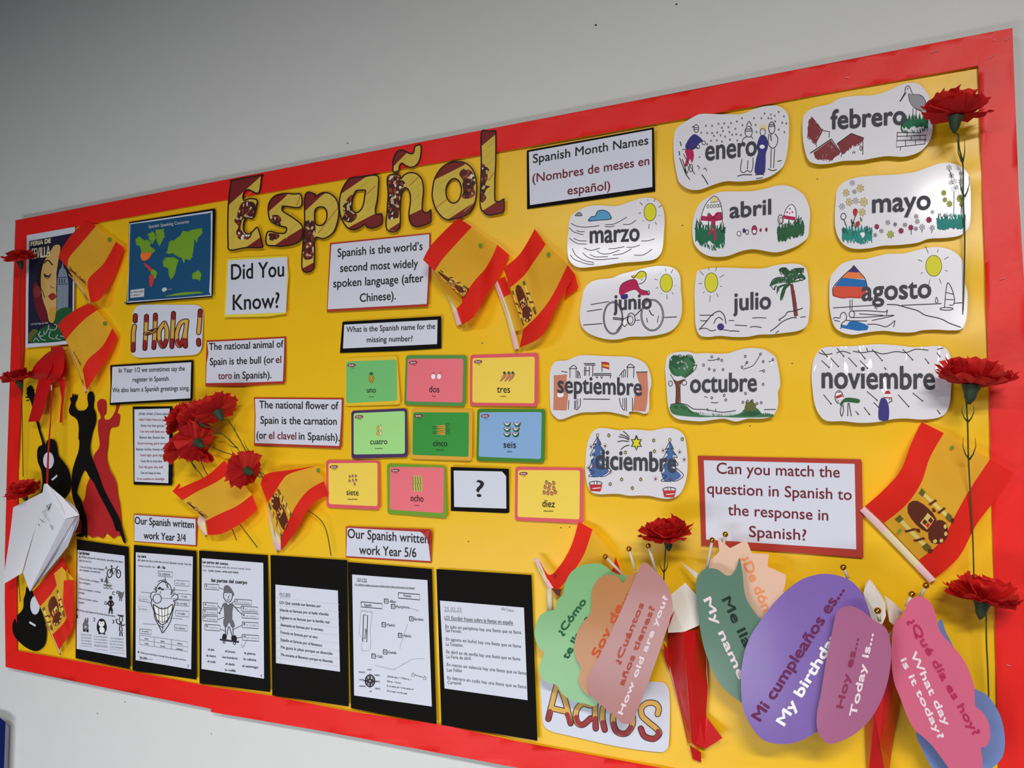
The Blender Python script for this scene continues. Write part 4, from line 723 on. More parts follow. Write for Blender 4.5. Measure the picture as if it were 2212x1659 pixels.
month('month card octubre with falling leaves and an autumn tree', C4, '866,940 884,900 930,876 1000,868 1060,870 1110,884 1200,880 1300,886 1400,880 1460,860 1540,840 1620,838 1700,848 1760,884 1800,920 1816,980 1834,1080 1836,1160 1818,1220 1822,1300 1810,1360 1780,1410 1720,1434 1640,1440 1560,1440 1460,1464 1360,1440 1260,1450 1160,1462 1040,1454 960,1440 910,1400 884,1340 872,1240 864,1120 856,1020',
    [('F', 'tree', blob(3, 1000, 990, 108, 96, 16, .2)), ('F', 'dgrn', blob(4, 960, 960, 60, 50, 12, .3)), ('S', 'k', 1.2, '904,930 930,900 960,920 980,894 1020,920 1050,896 1090,910 1080,940 1110,960 1100,990 1126,980 1110,1020 1070,1060 1020,1090'), ('f', 'brn', '920,1100 960,1120 1020,1100 980,1150 982,1310 948,1310 952,1170'), ('S', 'k', 1.1, '900,1060 940,1130 950,1200 946,1310'), ('S', 'k', 1.1, '1030,1100 986,1150 988,1310'), ('o', 'k', 1.2, 902, 1140, 16, 22), ('o', 'k', 1.2, 1020, 1134, 20, 20),
     ('F', 'tree', '900,1330 960,1310 1040,1330 1090,1380 1300,1400 1480,1400 1560,1330 1640,1350 1690,1400 1770,1400 1760,1424 1500,1430 1300,1424 1140,1426 960,1410 906,1380'), ('F', 'lg', '1160,1390 1300,1396 1440,1392 1440,1410 1300,1416 1180,1410'), ('S', 'k', 1.3, '900,1320 960,1310 1040,1320 1100,1356 1200,1362 1340,1384 1460,1370'), ('s', 'k', 1.3, '1700,1362 1800,1360'), ('F', 'olive', blob(8, 1580, 1340, 60, 50, 14, .3)), ('F', 'dgrn', blob(12, 1590, 1392, 80, 24, 14, .3)),
     ('S', 'k', 1.1, '1218,940 1260,942 1310,930'), ('S', 'k', 1.1, '1520,1018 1600,990 1640,940 1666,896'), ('S', 'k', 1, '1190,1250 1220,1258'), ('S', 'k', 1.2, '1248,1300 1280,1304 1310,1300'), ('s', 'k', 1, '1534,990 1554,960'), ('s', 'k', 1, '1740,954 1770,946'), ('s', 'k', 1, '1660,1036 1690,1026')] +
    [('o', 'k', 1.1, x, y, 8, 10) for x, y in ((1254, 912), (1312, 930), (1340, 942), (1184, 982), (1232, 1016), (1276, 1026), (1350, 1020), (1540, 908), (1670, 888), (1554, 960), (1512, 1000), (1692, 952), (1776, 936), (1698, 1032), (1692, 1146), (1542, 1224), (1254, 1262), (1374, 1280), (1360, 1240), (1520, 1300), (1676, 1304), (1560, 1290), (1600, 1286), (1640, 1310))]
    + rough(12, 'dgrn', '900,930 960,900 1040,910 1100,950 1090,1030 1020,1080 940,1060 900,1010', 46, 34, 1.2, 1.2) + rough(13, 'dgrn', '900,1340 1000,1340 1100,1390 1300,1410 1480,1410 1600,1400 1760,1400', 60, 26, 1.2, 1.3) + rough(14, 'lg', '960,960 1020,950 1050,1000 980,1030', 14, 26, .9, 1.0) + rough(15, 'lg', '1150,1400 1300,1410 1450,1406', 14, 20, 1, 1.2),
    'octubre', (1072, 1216, 1636, 1204, -106), c=-.06, pm=lamB, h=.0135)
rain = ['990,164 1036,206', '1046,150 1092,200', '1152,146 1200,198', '1222,164 1268,212', '1296,96 1356,164', '1480,96 1540,160', '1614,150 1636,180', '1686,116 1704,140', '1368,204 1378,216', '1002,370 1048,426', '1264,350 1326,404', '1304,416 1334,446', '1452,370 1516,442', '1540,360 1600,408', '1246,446 1280,490', '1196,470 1212,488', '1688,462 1704,484', '1084,90 1124,138', '1210,100 1252,152', '990,100 1024,140']
month('month card noviembre with two people walking in the rain', D1, '930,250 940,170 970,110 1010,84 1100,80 1200,76 1320,66 1440,72 1560,84 1680,76 1740,90 1768,140 1776,240 1770,360 1764,420 1740,480 1690,510 1600,520 1500,514 1420,518 1320,536 1220,540 1120,530 1030,530 984,500 950,430 936,340',
    [('s', 'k', 1.4, s) for s in rain] + [('c', 'k', float(s.split()[1].split(',')[0]), float(s.split()[1].split(',')[1]), 4.5, 4.5) for s in rain] + [('S', 'k', 1.3, '974,116 1010,128 1056,122'), ('S', 'k', 1.3, '1080,118 1120,108 1166,122'), ('S', 'k', 1.3, '1180,108 1240,116 1300,108 1360,124 1440,110 1500,116 1560,96 1636,102'), ('S', 'k', 1.3, '1688,96 1726,88'), ('S', 'k', 1.2, '1262,88 1270,112'),
     ('F', 'w', '1072,390 1078,360 1096,348 1116,364 1122,388 1100,398'), ('f', 'red', '1074,380 1112,366 1118,382 1080,396'), ('f', 'red', '1080,360 1096,350 1108,358'), ('S', 'k', 1.3, '1074,404 1072,376 1080,356 1096,346 1114,360 1122,386'), ('S', 'k', 1.2, '1076,404 1086,420 1100,420'), ('F', 'dgrn', '1100,430 1120,400 1150,388 1216,398 1214,420 1150,414 1126,418 1112,436'), ('S', 'k', 1.3, '1112,436 1104,470 1112,500 1122,470 1120,430'), ('S', 'k', 1.3, '1150,420 1148,500'), ('S', 'k', 1.3, '1156,420 1170,500'), ('c', 'k', 1090, 408, 3, 4),
     ('F', 'navy', '1350,392 1376,396 1390,420 1398,460 1392,524 1352,526 1334,510 1336,440'), ('F', 'w', '1366,380 1370,352 1388,342 1408,352 1414,384 1390,392'), ('f', 'red', '1368,366 1380,346 1400,346 1410,366'), ('s', 'red', 1.8, '1366,388 1412,388'), ('S', 'k', 1.2, '1412,388 1414,410 1400,414 1396,424'), ('c', 'k', 1400, 398, 3, 4)],
    'noviembre', (994, 330, 1672, 336, -90), 1.4, c=-.07, h=.012, pm=lamB)
def tree_(x, y, s, f):
    return [('F', 'treeb', ' '.join('%g,%g' % (x+a*s*f, y+b*s) for a, b in ((0, -330), (40, -250), (20, -240), (80, -150), (40, -140), (60, -20), (30, 10), (150, 120), (60, 190), (-60, 200), (-110, 110), (-70, 60), (-90, -20), (-30, -60), (-80, -100), (-30, -150), (-60, -190), (-20, -230)))),
            ('S', 'k', 1.2, ' '.join('%g,%g' % (x+a*s*f, y+b*s) for a, b in ((0, -330), (50, -230), (20, -240), (100, -120), (50, -120), (110, -20), (60, 0), (180, 110), (120, 180), (40, 200)))), ('S', 'k', 1.2, ' '.join('%g,%g' % (x+a*s*f, y+b*s) for a, b in ((0, -330), (-60, -220), (-20, -240), (-100, -80), (-40, -90), (-110, 90), (-40, 130), (-120, 190), (-30, 200)))),
            ('o', 'k', 1, x, y-s*350, 16, 24), ('c', 'y', x, y-s*350, 9, 14)]
st6 = lambda x, y, r: ' '.join('%.1f,%.1f' % (x+r*(1 if k % 2 == 0 else .52)*math.sin(6.2832*k/12), y-r*1.25*(1 if k % 2 == 0 else .52)*math.cos(6.2832*k/12)) for k in range(13))
it = tree_(680, 600, 1.0, 1)+tree_(1640, 660, 1.0, 1)+[('f', 'y', st6(1196, 350, 70)), ('s', 'k', 2.2, st6(1196, 350, 76))]
for x, y in ((830, 250), (1050, 476), (1436, 460), (1426, 316), (1000, 834), (1254, 834), (848, 896), (1142, 950), (1804, 300)): it += [('f', 'yg', st6(x, y, 20)), ('s', 'k', 1.1, st6(x, y, 22))]
for x, y in ((596, 400), (780, 390), (622, 652), (852, 730), (560, 680), (1550, 450), (1770, 470), (1830, 570), (1450, 826), (1646, 840)): it += [('c', 'maroon', x, y, 13, 15)] + [('s', 'k', .8, '%g,%g %g,%g' % (x+22*math.cos(a), y+26*math.sin(a), x+30*math.cos(a), y+36*math.sin(a))) for a in (0.3, 1.4, 2.4, 3.5, 4.6, 5.6)]
it += [('S', 'k', 1.3, s) for s in ('1020,194 1060,226 1102,274', '976,236 1040,254 1102,296', '960,266 1040,280 1102,312', '944,334 1020,320 1096,334', '988,438 1040,396 1104,378')]
for x, y in ((654, 930), (1632, 1010)): it += [('f', 'w', '%g,%g %g,%g %g,%g %g,%g' % (x-14, y-70, x+14, y-70, x+14, y-20, x-14, y-20)), ('o', 'k', 1.1, x, y-44, 86, 28), ('s', 'k', 1.1, '%g,%g %g,%g' % (x-16, y-76, x-16, y-30)), ('s', 'k', 1.1, '%g,%g %g,%g' % (x+16, y-76, x+16, y-30)), ('f', 'pot', '%g,%g %g,%g %g,%g %g,%g %g,%g' % (x-86, y-30, x+86, y-30, x+80, y+10, x+64, y+62, x-66, y+56)), ('s', 'w', 1.4, '%g,%g %g,%g' % (x-40, y+24, x+66, y+14))]
month('month card diciembre with two Christmas trees and stars', D4, '620,196 700,152 820,158 960,180 1100,170 1240,176 1400,186 1520,160 1640,150 1740,176 1820,240 1852,330 1872,520 1874,700 1850,860 1800,990 1730,1060 1620,1090 1500,1080 1380,1052 1240,1046 1100,1050 960,1026 820,1026 700,1030 600,1000 550,920 522,780 520,600 534,420 570,280',
    it, 'diciembre', (656, 690, 1720, 736, -168), 1.3, c=-.07, pm=lamB, h=.0125)
# ---------------- worksheets on black card ----------------
def work(lab, fr, mq, pq, items, group='written work on black card', h=.0108, c=-.012):
    return notice('worksheet', lab, 'worksheet', group, PX, mq, blk, pq, items, h=h, c=c) if fr is PX else notice2(lab, fr, mq, pq, items, group, h, c)
def notice2(lab, fr, mq, pq, items, group, h, c):
    q = PX(mq); mx, my = mid(q); pl = Pl(h, mx, my, 0, c)
    t = thing('worksheet', lab, 'worksheet', P(mx, my, pl), group)
    sheet('backing_card', q, blk, t, pl, .0006); p2 = pl.up(.0006)
    sheet('paper_sheet', fr(pq), wp, t, p2, .0003); ink(t, fr, items, p2); return t
def bx(x0, y0, w, hh, dy, col='K', lw=1.0):   # slanted box; dy = drop over the width
    return ('s', col, lw, '%g,%g %g,%g %g,%g %g,%g %g,%g' % (x0, y0, x0+w, y0+dy, x0+w, y0+dy+hh, x0, y0+hh, x0, y0))
def hand(seed, x0, y0, x1, y1, a=8, col='pen', w=.8): return ('S', col, w, scr(seed, x0, y0, x1, y1, a, max(4, int((x1-x0)/7))))
T2 = 'k'
work('leftmost worksheet Las formas with a bicycle, boat, bird and penguin', A3, '166,1165 277,1181 281,1445 163,1422', '580,27 932,70 945,834 573,767',
    [('t', 'k', 'Las formas', 590, 58, 668, 66, 20, .6), ('t', 'k', 'A', 590, 86, 602, 87, 16, .6), ('t', 'K', 'Write a phrase for each picture, describing the shapes', 610, 86, 920, 124, 14, .15), ('t', 'K', 'you can see in it', 592, 112, 682, 122, 14, .15),
     ('t', 'K', '1 Hay tres círculos, cuatro triángulos,', 594, 158, 782, 182, 14, .12), ('t', 'K', 'dos rectángulos y un semicírculo.', 594, 182, 752, 202, 14, .12), ('t', 'K', '2 Hay un círculo, un triángulo y', 590, 246, 746, 274, 13, .12), ('t', 'K', 'cinco rectángulos.', 590, 276, 676, 288, 13, .12),
     ('t', 'K', '3 Hay tres triángulos, y una línea', 588, 324, 754, 350, 13, .12), ('t', 'K', 'ondulada.', 586, 352, 634, 358, 13, .12), ('t', 'K', '4 Hay tres círculos y muchos', 584, 394, 730, 418, 13, .12), ('t', 'K', 'triángulos.', 584, 424, 632, 430, 13, .12),
     ('t', 'k', 'A', 786, 172, 802, 174, 24, .4), ('t', 'k', 'B', 756, 266, 770, 268, 24, .4), ('t', 'k', 'C', 840, 362, 856, 364, 24, .4), ('t', 'k', 'D', 784, 436, 802, 440, 24, .4), ('t', 'k', 'B', 576, 482, 586, 484, 15, .5), ('t', 'K', 'Write a description of the three pictures below', 592, 486, 862, 530, 14, .15),
     ('t', 'k', '1', 574, 538, 580, 539, 26, .3), ('t', 'k', '2', 698, 560, 712, 562, 26, .3), ('t', 'k', '3', 840, 576, 854, 578, 26, .3),
     ('o', 'k', 1.8, 820, 204, 18, 30), ('o', 'k', 1.8, 886, 206, 16, 30), ('s', 'k', 1.8, '820,204 836,164 868,168 848,212 836,164'), ('s', 'k', 1.5, '868,168 886,206'), ('s', 'k', 1.8, '828,146 842,150'), ('s', 'k', 1.5, '868,166 884,148'), ('s', 'k', 1.3, '836,164 832,148'),
     ('f', 'mg', '796,222 830,286 778,270'), ('f', 'lg', '804,232 834,286 812,284'), ('s', 'K', 1, '796,222 800,292'), ('F', 'mg', '774,284 838,292 826,302 788,298'), ('S', 'K', 1, '774,306 786,316 796,306 808,318 820,308 832,320 842,314'),
     ('F', 'mg', '866,346 880,332 900,340 918,346 930,336 922,372 912,392 892,388 882,360'), ('s', 'K', 1.2, '896,390 894,410'), ('s', 'K', 1.2, '908,392 908,412'), ('c', 'w', 882, 344, 3, 4),
     ('c', 'k', 828, 386, 13, 16), ('f', 'k', '818,404 838,406 836,450 846,484 812,480 822,446'), ('S', 'k', 2.4, '820,408 808,430 824,444'), ('S', 'k', 2.4, '836,408 848,432 834,448'), ('s', 'k', 2.2, '820,480 816,500'), ('s', 'k', 2.2, '836,484 838,502'),
     ('f', 'mg', '618,588 640,532 662,590 660,640 622,634'), ('s', 'K', 1.6, '656,536 656,570'), ('f', 'k', '620,626 632,618 638,640 622,638'), ('f', 'k', '646,630 662,620 662,644 648,642'), ('c', 'lg', 640, 604, 8, 10),
     ('F', 'k', '724,590 740,550 762,542 784,556 798,600 790,640 758,656 730,636'), ('F', 'w', '742,560 758,566 776,562 780,590 758,602 738,588'), ('F', 'w', '744,612 762,600 782,620 776,646 750,644'), ('c', 'k', 752, 576, 3, 4), ('c', 'k', 768, 578, 3, 4), ('S', 'K', 1.6, '734,650 750,656 744,648'), ('S', 'K', 1.6, '770,656 786,658 778,650'),
     ('o', 'k', 1.3, 904, 546, 12, 22), ('s', 'k', 2, '882,516 922,522'), ('s', 'k', 1.6, '900,568 892,630'), ('s', 'k', 1.4, '906,568 914,632 890,630'), ('S', 'k', 1.5, '898,584 876,576 868,552'), ('S', 'k', 1.5, '906,586 922,592 934,584'), ('s', 'k', 1.6, '898,636 896,672'), ('s', 'k', 1.6, '910,636 914,674'), ('s', 'k', 1.4, '864,548 880,548')] +
    [('t', 'ltpen', ('hay dos círculos', 'y un triángulo', 'con rectángulos', 'y muchas líneas')[(k+j) % 4], x0, 664+k*22+j*14, x0+w, 672+k*22+j*14, 12, .1) for k in range(4) for j, (x0, w) in enumerate(((606, 78), (704, 98), (822, 100)))] + [('s', 'ltpen', .6, '604,%d 690,%d' % (y, y+8)) for y in (744,)] + [('s', 'ltpen', .6, '704,%d 806,%d' % (y, y+10)) for y in (748, 770)] + [('s', 'ltpen', .6, '820,%d 934,%d' % (y, y+12)) for y in (770, 792)])
work('second worksheet La cara with a big toothy grinning face', A3, '289,1177 424,1190 424.5,1468 286,1448', '1016,45 1443,77 1430,921 1015,852',
    [('t', 'k', 'La cara', 1032, 82, 1092, 86, 20, .6), ('t', 'k', 'A', 1032, 110, 1046, 111, 16, .7), ('t', 'K', 'Label the face with the correct Spanish words. Use the', 1052, 112, 1432, 144, 15, .15), ('t', 'K', 'correct word for ‘the’ -', 1034, 152, 1170, 164, 14, .12), ('t', 'k', 'el', 1178, 164, 1194, 165, 20, .7), ('t', 'K', 'or', 1200, 166, 1212, 166, 12, .1), ('t', 'k', 'la', 1218, 168, 1236, 169, 20, .7),
     bx(1184, 184, 106, 38, 10, 'mg'), ('t', 'pen', 'la cabeza', 1192, 216, 1274, 221, 22, .1), bx(1308, 254, 108, 38, 8, 'mg'), ('t', 'ltpen', 'el pelo', 1318, 284, 1384, 290, 20, .1), bx(1330, 354, 100, 40, 8, 'mg'), ('t', 'K', 'la ceja', 1358, 380, 1398, 384, 14, .1), bx(1314, 400, 100, 42, 8, 'mg'), ('t', 'pen', 'la oreja', 1322, 434, 1400, 440, 20, .1), bx(1314, 480, 98, 42, 8, 'mg'), ('t', 'K', 'la mejilla', 1330, 508, 1384, 514, 14, .1),
     bx(1306, 586, 96, 42, 8, 'mg'), ('t', 'pen', 'los dientes', 1314, 618, 1384, 625, 18, .1), bx(1036, 376, 84, 38, 0, 'lg'), ('t', 'ltpen', 'la nariz', 1044, 400, 1106, 406, 16, .1), bx(1036, 446, 84, 38, 10, 'lg'), ('t', 'ltpen', 'la boca', 1042, 474, 1100, 480, 16, .1), bx(1046, 618, 84, 34, 8, 'mg'), ('t', 'K', 'el mentón', 1062, 640, 1112, 646, 12, .1),
     ('s', 'k', 1, '1236,230 1238,256'), ('S', 'k', 1.3, '1160,330 1176,300 1190,280 1222,264 1254,276 1276,300 1284,340'), ('S', 'k', 1.2, '1182,268 1204,256 1226,270'), ('S', 'k', 1.2, '1206,258 1232,252 1254,280 1248,310'), ('S', 'k', 1.2, '1226,256 1246,290 1262,314'),
     ('s', 'k', 1.1, '1152,314 1174,344'), ('s', 'k', 1.1, '1160,302 1176,336'), ('s', 'k', 1.1, '1308,306 1278,350'), ('s', 'k', 1.1, '1312,322 1276,358'), ('s', 'k', 1.1, '1310,346 1276,364'), ('S', 'k', 1.3, '1170,344 1140,344 1126,370 1132,396 1146,402'), ('S', 'k', 1.3, '1280,382 1310,358 1332,374 1324,400 1296,408'),
     ('o', 'k', 1.3, 1176, 392, 32, 34), ('S', 'k', 2, '1182,318 1196,308 1208,322 1222,326'), ('c', 'k', 1192, 318, 5, 7), ('c', 'k', 1212, 322, 5, 7), ('S', 'k', 1, '1200,336 1198,356'), ('S', 'k', 1.4, '1136,400 1130,430 1150,480 1160,540 1196,610 1216,648 1240,620 1276,560 1296,470 1308,430 1296,404'),
     ('F', 'white', '1146,434 1200,466 1250,462 1292,436 1280,500 1250,560 1216,586 1180,560 1162,500'), ('S', 'k', 1.6, '1146,434 1200,466 1250,462 1292,436 1280,500 1250,560 1216,586 1180,560 1160,500 1146,434'), ('S', 'k', 1.1, '1160,500 1216,524 1280,500'), ('S', 'k', 1, '1176,552 1216,570 1254,550')] +
    [('s', 'k', 1, '%d,%d %d,%d' % (x, 456, x+(4 if x < 1216 else -2), 572)) for x in (1186, 1210, 1234, 1256)] + [('S', 'k', 1.2, '1190,590 1210,606 1230,598'), ('S', 'k', 1, '1216,590 1218,640'), ('s', 'mg', .8, '1196,388 1348,396'), ('s', 'mg', .8, '1056,344 1130,350'), ('s', 'mg', .8, '1072,580 1170,586'), ('s', 'mg', .8, '1250,534 1370,546'), ('s', 'mg', .8, '1036,404 1124,424'), ('s', 'mg', .8, '1212,318 1400,334'),
     ('s', 'grey', 1, '1044,664 1404,716 1404,788 1044,734 1044,664'), ('s', 'grey', 1, '1044,700 1404,754'), ('s', 'grey', 1, '1154,680 1154,750'), ('s', 'grey', 1, '1282,698 1282,768')] +
    [('t', 'K', s, x, y, x+w, y+w*.14, 13, .15) for s, x, y, w in (('nariz', 1082, 696, 28), ('pelo', 1202, 716, 28), ('diente', 1326, 732, 38), ('oreja', 1082, 732, 28), ('boca', 1200, 752, 34), ('cabeza', 1318, 772, 48))] +
    [('t', 'k', 'B', 1032, 798, 1042, 799, 14, .5), ('t', 'K', 'Which part of the face is missing? Write the Spanish word here', 1050, 802, 1390, 858, 13, .12), ('t', 'K', 'los ojos', 1046, 838, 1100, 844, 18, .15), ('s', 'K', .6, '1042,842 1144,848'), ('t', 'k', '2', 1402, 902, 1412, 903, 16, .3)])
bl = [(146, 350, 106, 38, '1', 'la cabeza'), (372, 464, 124, 36, '2', 'los hombros'), (418, 516, 124, 36, '3', 'el codo'), (136, 488, 106, 38, '4', 'el brazo'), (132, 538, 108, 38, '5', 'la mano'), (424, 566, 122, 38, '6', 'el dedo'), (132, 588, 110, 38, '7', 'el estómago'), (426, 634, 120, 42, '8', 'la rodilla'), (148, 652, 112, 42, '9', 'la pierna'), (426, 728, 122, 42, '10', 'el pie')]
its = [('t', 'k', 'Las partes del cuerpo', 128, 194, 320, 210, 19, .5), ('t', 'mg', 'Complete the labels with the correct words. Don’t', 128, 222, 490, 248, 15, .12), ('t', 'mg', 'copy.', 128, 252, 160, 255, 13, .12), ('t', 'k', 'Look, cover, write and check', 174, 257, 398, 272, 15, .4), ('t', 'k', 'las partes del cuerpo', 196, 334, 462, 352, 26, .5)]
for k, (x, y, w, hh, nn, ss) in enumerate(bl): its += [bx(x, y, w, hh, w*.07, 'K', 1.1), ('t', 'k', nn, x+(8 if nn != '1' else 11), y+24, x+(16+5*len(nn) if nn != '1' else 16), y+25, 17, .3), ('t', 'ltpen', ss, x+30, y+28, x+w-12, y+34, 12, .1)]
its += [('s', 'k', 1, s) for s in ('252,378 284,392', '370,478 340,500', '416,530 366,524', '244,514 272,542', '240,568 262,568', '424,578 392,548', '242,618 292,598', '426,658 356,692', '260,688 302,704', '426,748 372,756')]
its += [('F', 'mg', '288,416 290,372 316,360 344,384 368,432 350,438 344,416 300,412'), ('s', 'k', 1, '288,416 346,418'), ('S', 'k', 1.3, '288,416 288,450 304,478 330,486 348,462 352,430'), ('c', 'k', 306, 434, 3, 4), ('c', 'k', 332, 434, 3, 4), ('S', 'k', 1, '320,440 326,454 316,456'), ('S', 'k', 1, '308,466 322,472 334,464'),
    ('F', 'mg', '284,500 306,492 320,508 338,494 360,506 352,560 350,612 320,616 292,606 290,560'), ('s', 'k', 1, '306,494 320,516 338,496'), ('F', 'mg', '290,608 350,612 370,668 346,674 328,640 310,672 288,664'), ('S', 'k', 1.2, '284,500 270,540 256,566 262,576'), ('S', 'k', 1.2, '360,508 376,530 400,556'), ('s', 'k', 1.2, '300,670 302,730'), ('s', 'k', 1.2, '322,668 312,734'), ('s', 'k', 1.2, '330,668 350,740'), ('s', 'k', 1.2, '356,674 358,736'),
    ('F', 'k', '278,736 290,722 308,734 306,764 278,764'), ('F', 'k', '346,742 372,734 386,756 380,776 348,770'), ('s', 'K', 3, '264,766 396,784'), ('o', 'k', 1.2, 290, 784, 8, 9), ('o', 'k', 1.2, 368, 794, 8, 9), ('S', 'ltpen', 1, '420,800 430,824 462,766')]
its += [('t', 'K', s, x, y, x+w, y+w*.1, 17, .25) for s, x, y, w in (('el pie', 170, 846, 46), ('el brazo', 298, 860, 74), ('la pierna', 442, 874, 82), ('la mano', 160, 892, 68), ('los hombros', 278, 904, 112), ('la cabeza', 436, 918, 94), ('el codo', 166, 936, 60), ('el dedo', 300, 954, 70), ('el estómago', 426, 970, 118), ('la rodilla', 298, 1000, 78), ('4', 562, 1044, 10))]
work('third worksheet Las partes del cuerpo with a boy on a skateboard', A4, '430,1189 578,1199 584,1495 431,1476', '124,158 583,193 589,1058 122,985', its)
L4 = ['LO: Qué comida son famosas por', 'Irlanda es famosa por el baile irlandés', 'Inglaterra es famosa por la familia real', 'Alemania es famosa por la cerveza', 'Francia es famosa por el vino', 'España es famosa por el flamenco', 'Me gusta la playa porque es divertido', 'Me encanta el flamenco porque es divertido']
E4x = [1012, 1070, 1076, 1028, 988, 1022, 1100, 1102]
its = [('t', 'pen', '19.11.2024', 706, 440, 784, 446, 24, .15), ('s', 'pen', .6, '706,446 784,452'), ('s', 'lg', .7, '708,376 716,946')]
for k in range(9): its.append(('s', 'lg', .7, '680,%g 1150,%g' % (455+k*56, 503+k*58)))
for k, s in enumerate(L4): its.append(('t', 'K', s, 706+k*1.5, 499+k*55.5, E4x[k], 526+k*58.5+(E4x[k]-1000)*.05, 21, .25))
work('fourth worksheet, a lined sheet of handwriting on tall black card', A4, '584,1199 750,1210 753.5,1526 588,1502', '674,355 1140,400 1156,1006 678,941', its)
ax = [(1488, 462, '1', 'Bilbao', 1530, 1572), (1540, 502, '2', 'Pamplona', 1576, 1672), (1676, 594, '3', 'Barcelona', 1712, 1778), (1470, 638, '4', 'Madrid', 1508, 1564), (1592, 718, '5', 'Valencia', 1630, 1686), (1480, 842, '6', 'Granada', 1516, 1576), (1394, 872, '7', 'Cádiz', 1434, 1474)]
its = [('t', 'K', '15/11/22', 1284, 328, 1356, 334, 22, .15), ('s', 'K', .7, '1282,332 1358,338'), ('t', 'k', 'LO: Ciudades en España y los puntos cardinales (cities in Spain and the points of the compass)', 1266, 358, 1714, 386, 10, .2), ('s', 'k', .7, '1266,362 1714,390'),
    bx(1592, 416, 160, 40, 14, 'k', 1.3), ('t', 'K', 'Francia', 1632, 446, 1686, 451, 20, .2), bx(1314, 484, 156, 38, 14, 'k', 1.3), ('t', 'K', 'España', 1338, 516, 1392, 520, 20, .2), ('s', 'k', 1.3, '1332,582 1362,586 1356,784 1326,778 1332,582'), ('t', 'K', 'Portugal', 1350, 760, 1354, 688, 16, .2, (-1, 0)),
    ('S', 'ltpen', .7, scr(5, 1310, 552, 1400, 560, 8, 12)), ('S', 'ltpen', .7, '1400,560 1390,620 1382,700 1386,760 1380,840 1340,850 1320,840'), ('S', 'ltpen', .6, '1310,560 1306,640 1300,720 1320,760 1316,850'), ('S', 'ltpen', .6, scr(6, 1420, 960, 1560, 990, 8, 16)), ('S', 'ltpen', .6, scr(7, 1560, 990, 1680, 920, 8, 16)), ('S', 'ltpen', .6, '1680,920 1740,906 1790,912'), ('S', 'ltpen', .6, scr(11, 1670, 530, 1745, 552, 6, 12)), ('S', 'ltpen', .6, scr(13, 1600, 840, 1660, 650, 5, 14)),
    ('t', 'k', 'NORTE', 1360, 996, 1392, 998, 11, .2), ('t', 'k', 'NOROESTE', 1296, 1014, 1344, 1018, 11, .2), ('t', 'k', 'NORESTE', 1412, 1036, 1454, 1040, 11, .2), ('t', 'k', 'OESTE', 1298, 1070, 1334, 1073, 11, .2), ('t', 'k', 'ESTE', 1426, 1084, 1454, 1086, 11, .2), ('t', 'k', 'SUROESTE', 1300, 1118, 1348, 1122, 11, .2), ('t', 'k', 'SURESTE', 1416, 1136, 1456, 1140, 11, .2), ('t', 'k', 'SUR', 1376, 1158, 1394, 1159, 11, .2),
    ('o', 'k', 2.2, 1380, 1074, 35, 44), ('o', 'k', 1, 1380, 1074, 26, 33), ('f', 'k', '1380,1012 1388,1064 1440,1082 1390,1086 1382,1136 1372,1086 1322,1072 1372,1062'), ('f', 'K', '1352,1046 1380,1066 1410,1050 1392,1076 1408,1106 1380,1086 1352,1102 1368,1074'), ('c', 'lg', 1380, 1075, 6, 7),
    ('t', 'K', '¿Dónde está...? = Where is...?', 1508, 1046, 1686, 1070, 13, .2), ('t', 'K', 'Está en... = It is in...', 1508, 1082, 1616, 1098, 13, .2), ('t', 'K', 'En el centro de = in the centre of', 1508, 1118, 1704, 1144, 13, .2), ('t', 'K', 'En la costa = on the coast', 1508, 1154, 1658, 1176, 13, .2), ('t', 'mg', 'Seventeen', 1716, 1036, 1770, 1050, 12, .2)]
star5 = lambda x, y, r: ' '.join('%.1f,%.1f' % (x+r*(1 if k % 2 == 0 else .45)*math.sin(6.2832*k/10), y-r*(1 if k % 2 == 0 else .45)*math.cos(6.2832*k/10)) for k in range(11))
its += [('f', 'lg', star5(1702, 1030, 18)), ('s', 'mg', .7, star5(1702, 1030, 18)), ('f', 'lg', star5(1788, 1054, 18)), ('s', 'mg', .7, star5(1788, 1054, 18))]
for x, y, nn, s, a, b in ax: its += [bx(x, y, 26, 32, 3, 'k', 1.4), ('t', 'k', nn, x+(9 if nn != '1' else 11), y+24, x+(17 if nn != '1' else 15), y+25, 14, .3), ('t', 'pen', s, a, y+28, b, y+32, 20, .2), ('c', 'k', x+32, y+20, 2.5, 3)]
work('fifth worksheet, a blank map of Spain with a compass rose', A4, '751,1214 933,1229 943,1564 758,1530', '1247,280 1809,322 1842,1266 1262,1183', its)
L6 = [('En julio en pamplona hay una fiesta que se llama', 590, 776, 640), ('San Fermín.', 622, 290, 632), ('En agosto en buñol hay una fiesta que se llama', 692, 774, 752), ('La Tomatina.', 734, 302, 744), ('En abril en de sevilla hay una fiesta que se llama', 796, 768, 856), ('La Feria de abril.', 836, 370, 852), ('En marzo en valencia hay una fiesta que se llama', 900, 818, 972), ('Las Fallas', 944, 292, 950), ('En febrero en cadiz hay una fiesta que se llama', 1008, 818, 1084), ('Carnaval.', 1046, 292, 1052)]
its = [('t', 'ltpen', '25.02.25', 150, 450, 290, 458, 32, .15), ('s', 'ltpen', .7, '148,456 294,464'), ('t', 'ltpen', 'Ale Coton', 612, 444, 714, 462, 26, .2), ('t', 'pen', 'LO: Escribir frases sobre la fiestas en españa', 152, 520, 708, 560, 30, .2), ('s', 'pen', .9, '150,526 712,568')]
for k, (s, y, x1, y1) in enumerate(L6): its.append(('t', 'pen', s, 158+k*2, y, x1, y1, 27, .15))
work('sixth worksheet, handwriting about festivals on wide black card', F3, '942.5,1229 1148,1242 1161,1600 953.5,1566', '114,367 798,424 828,1178 152,1082', its)
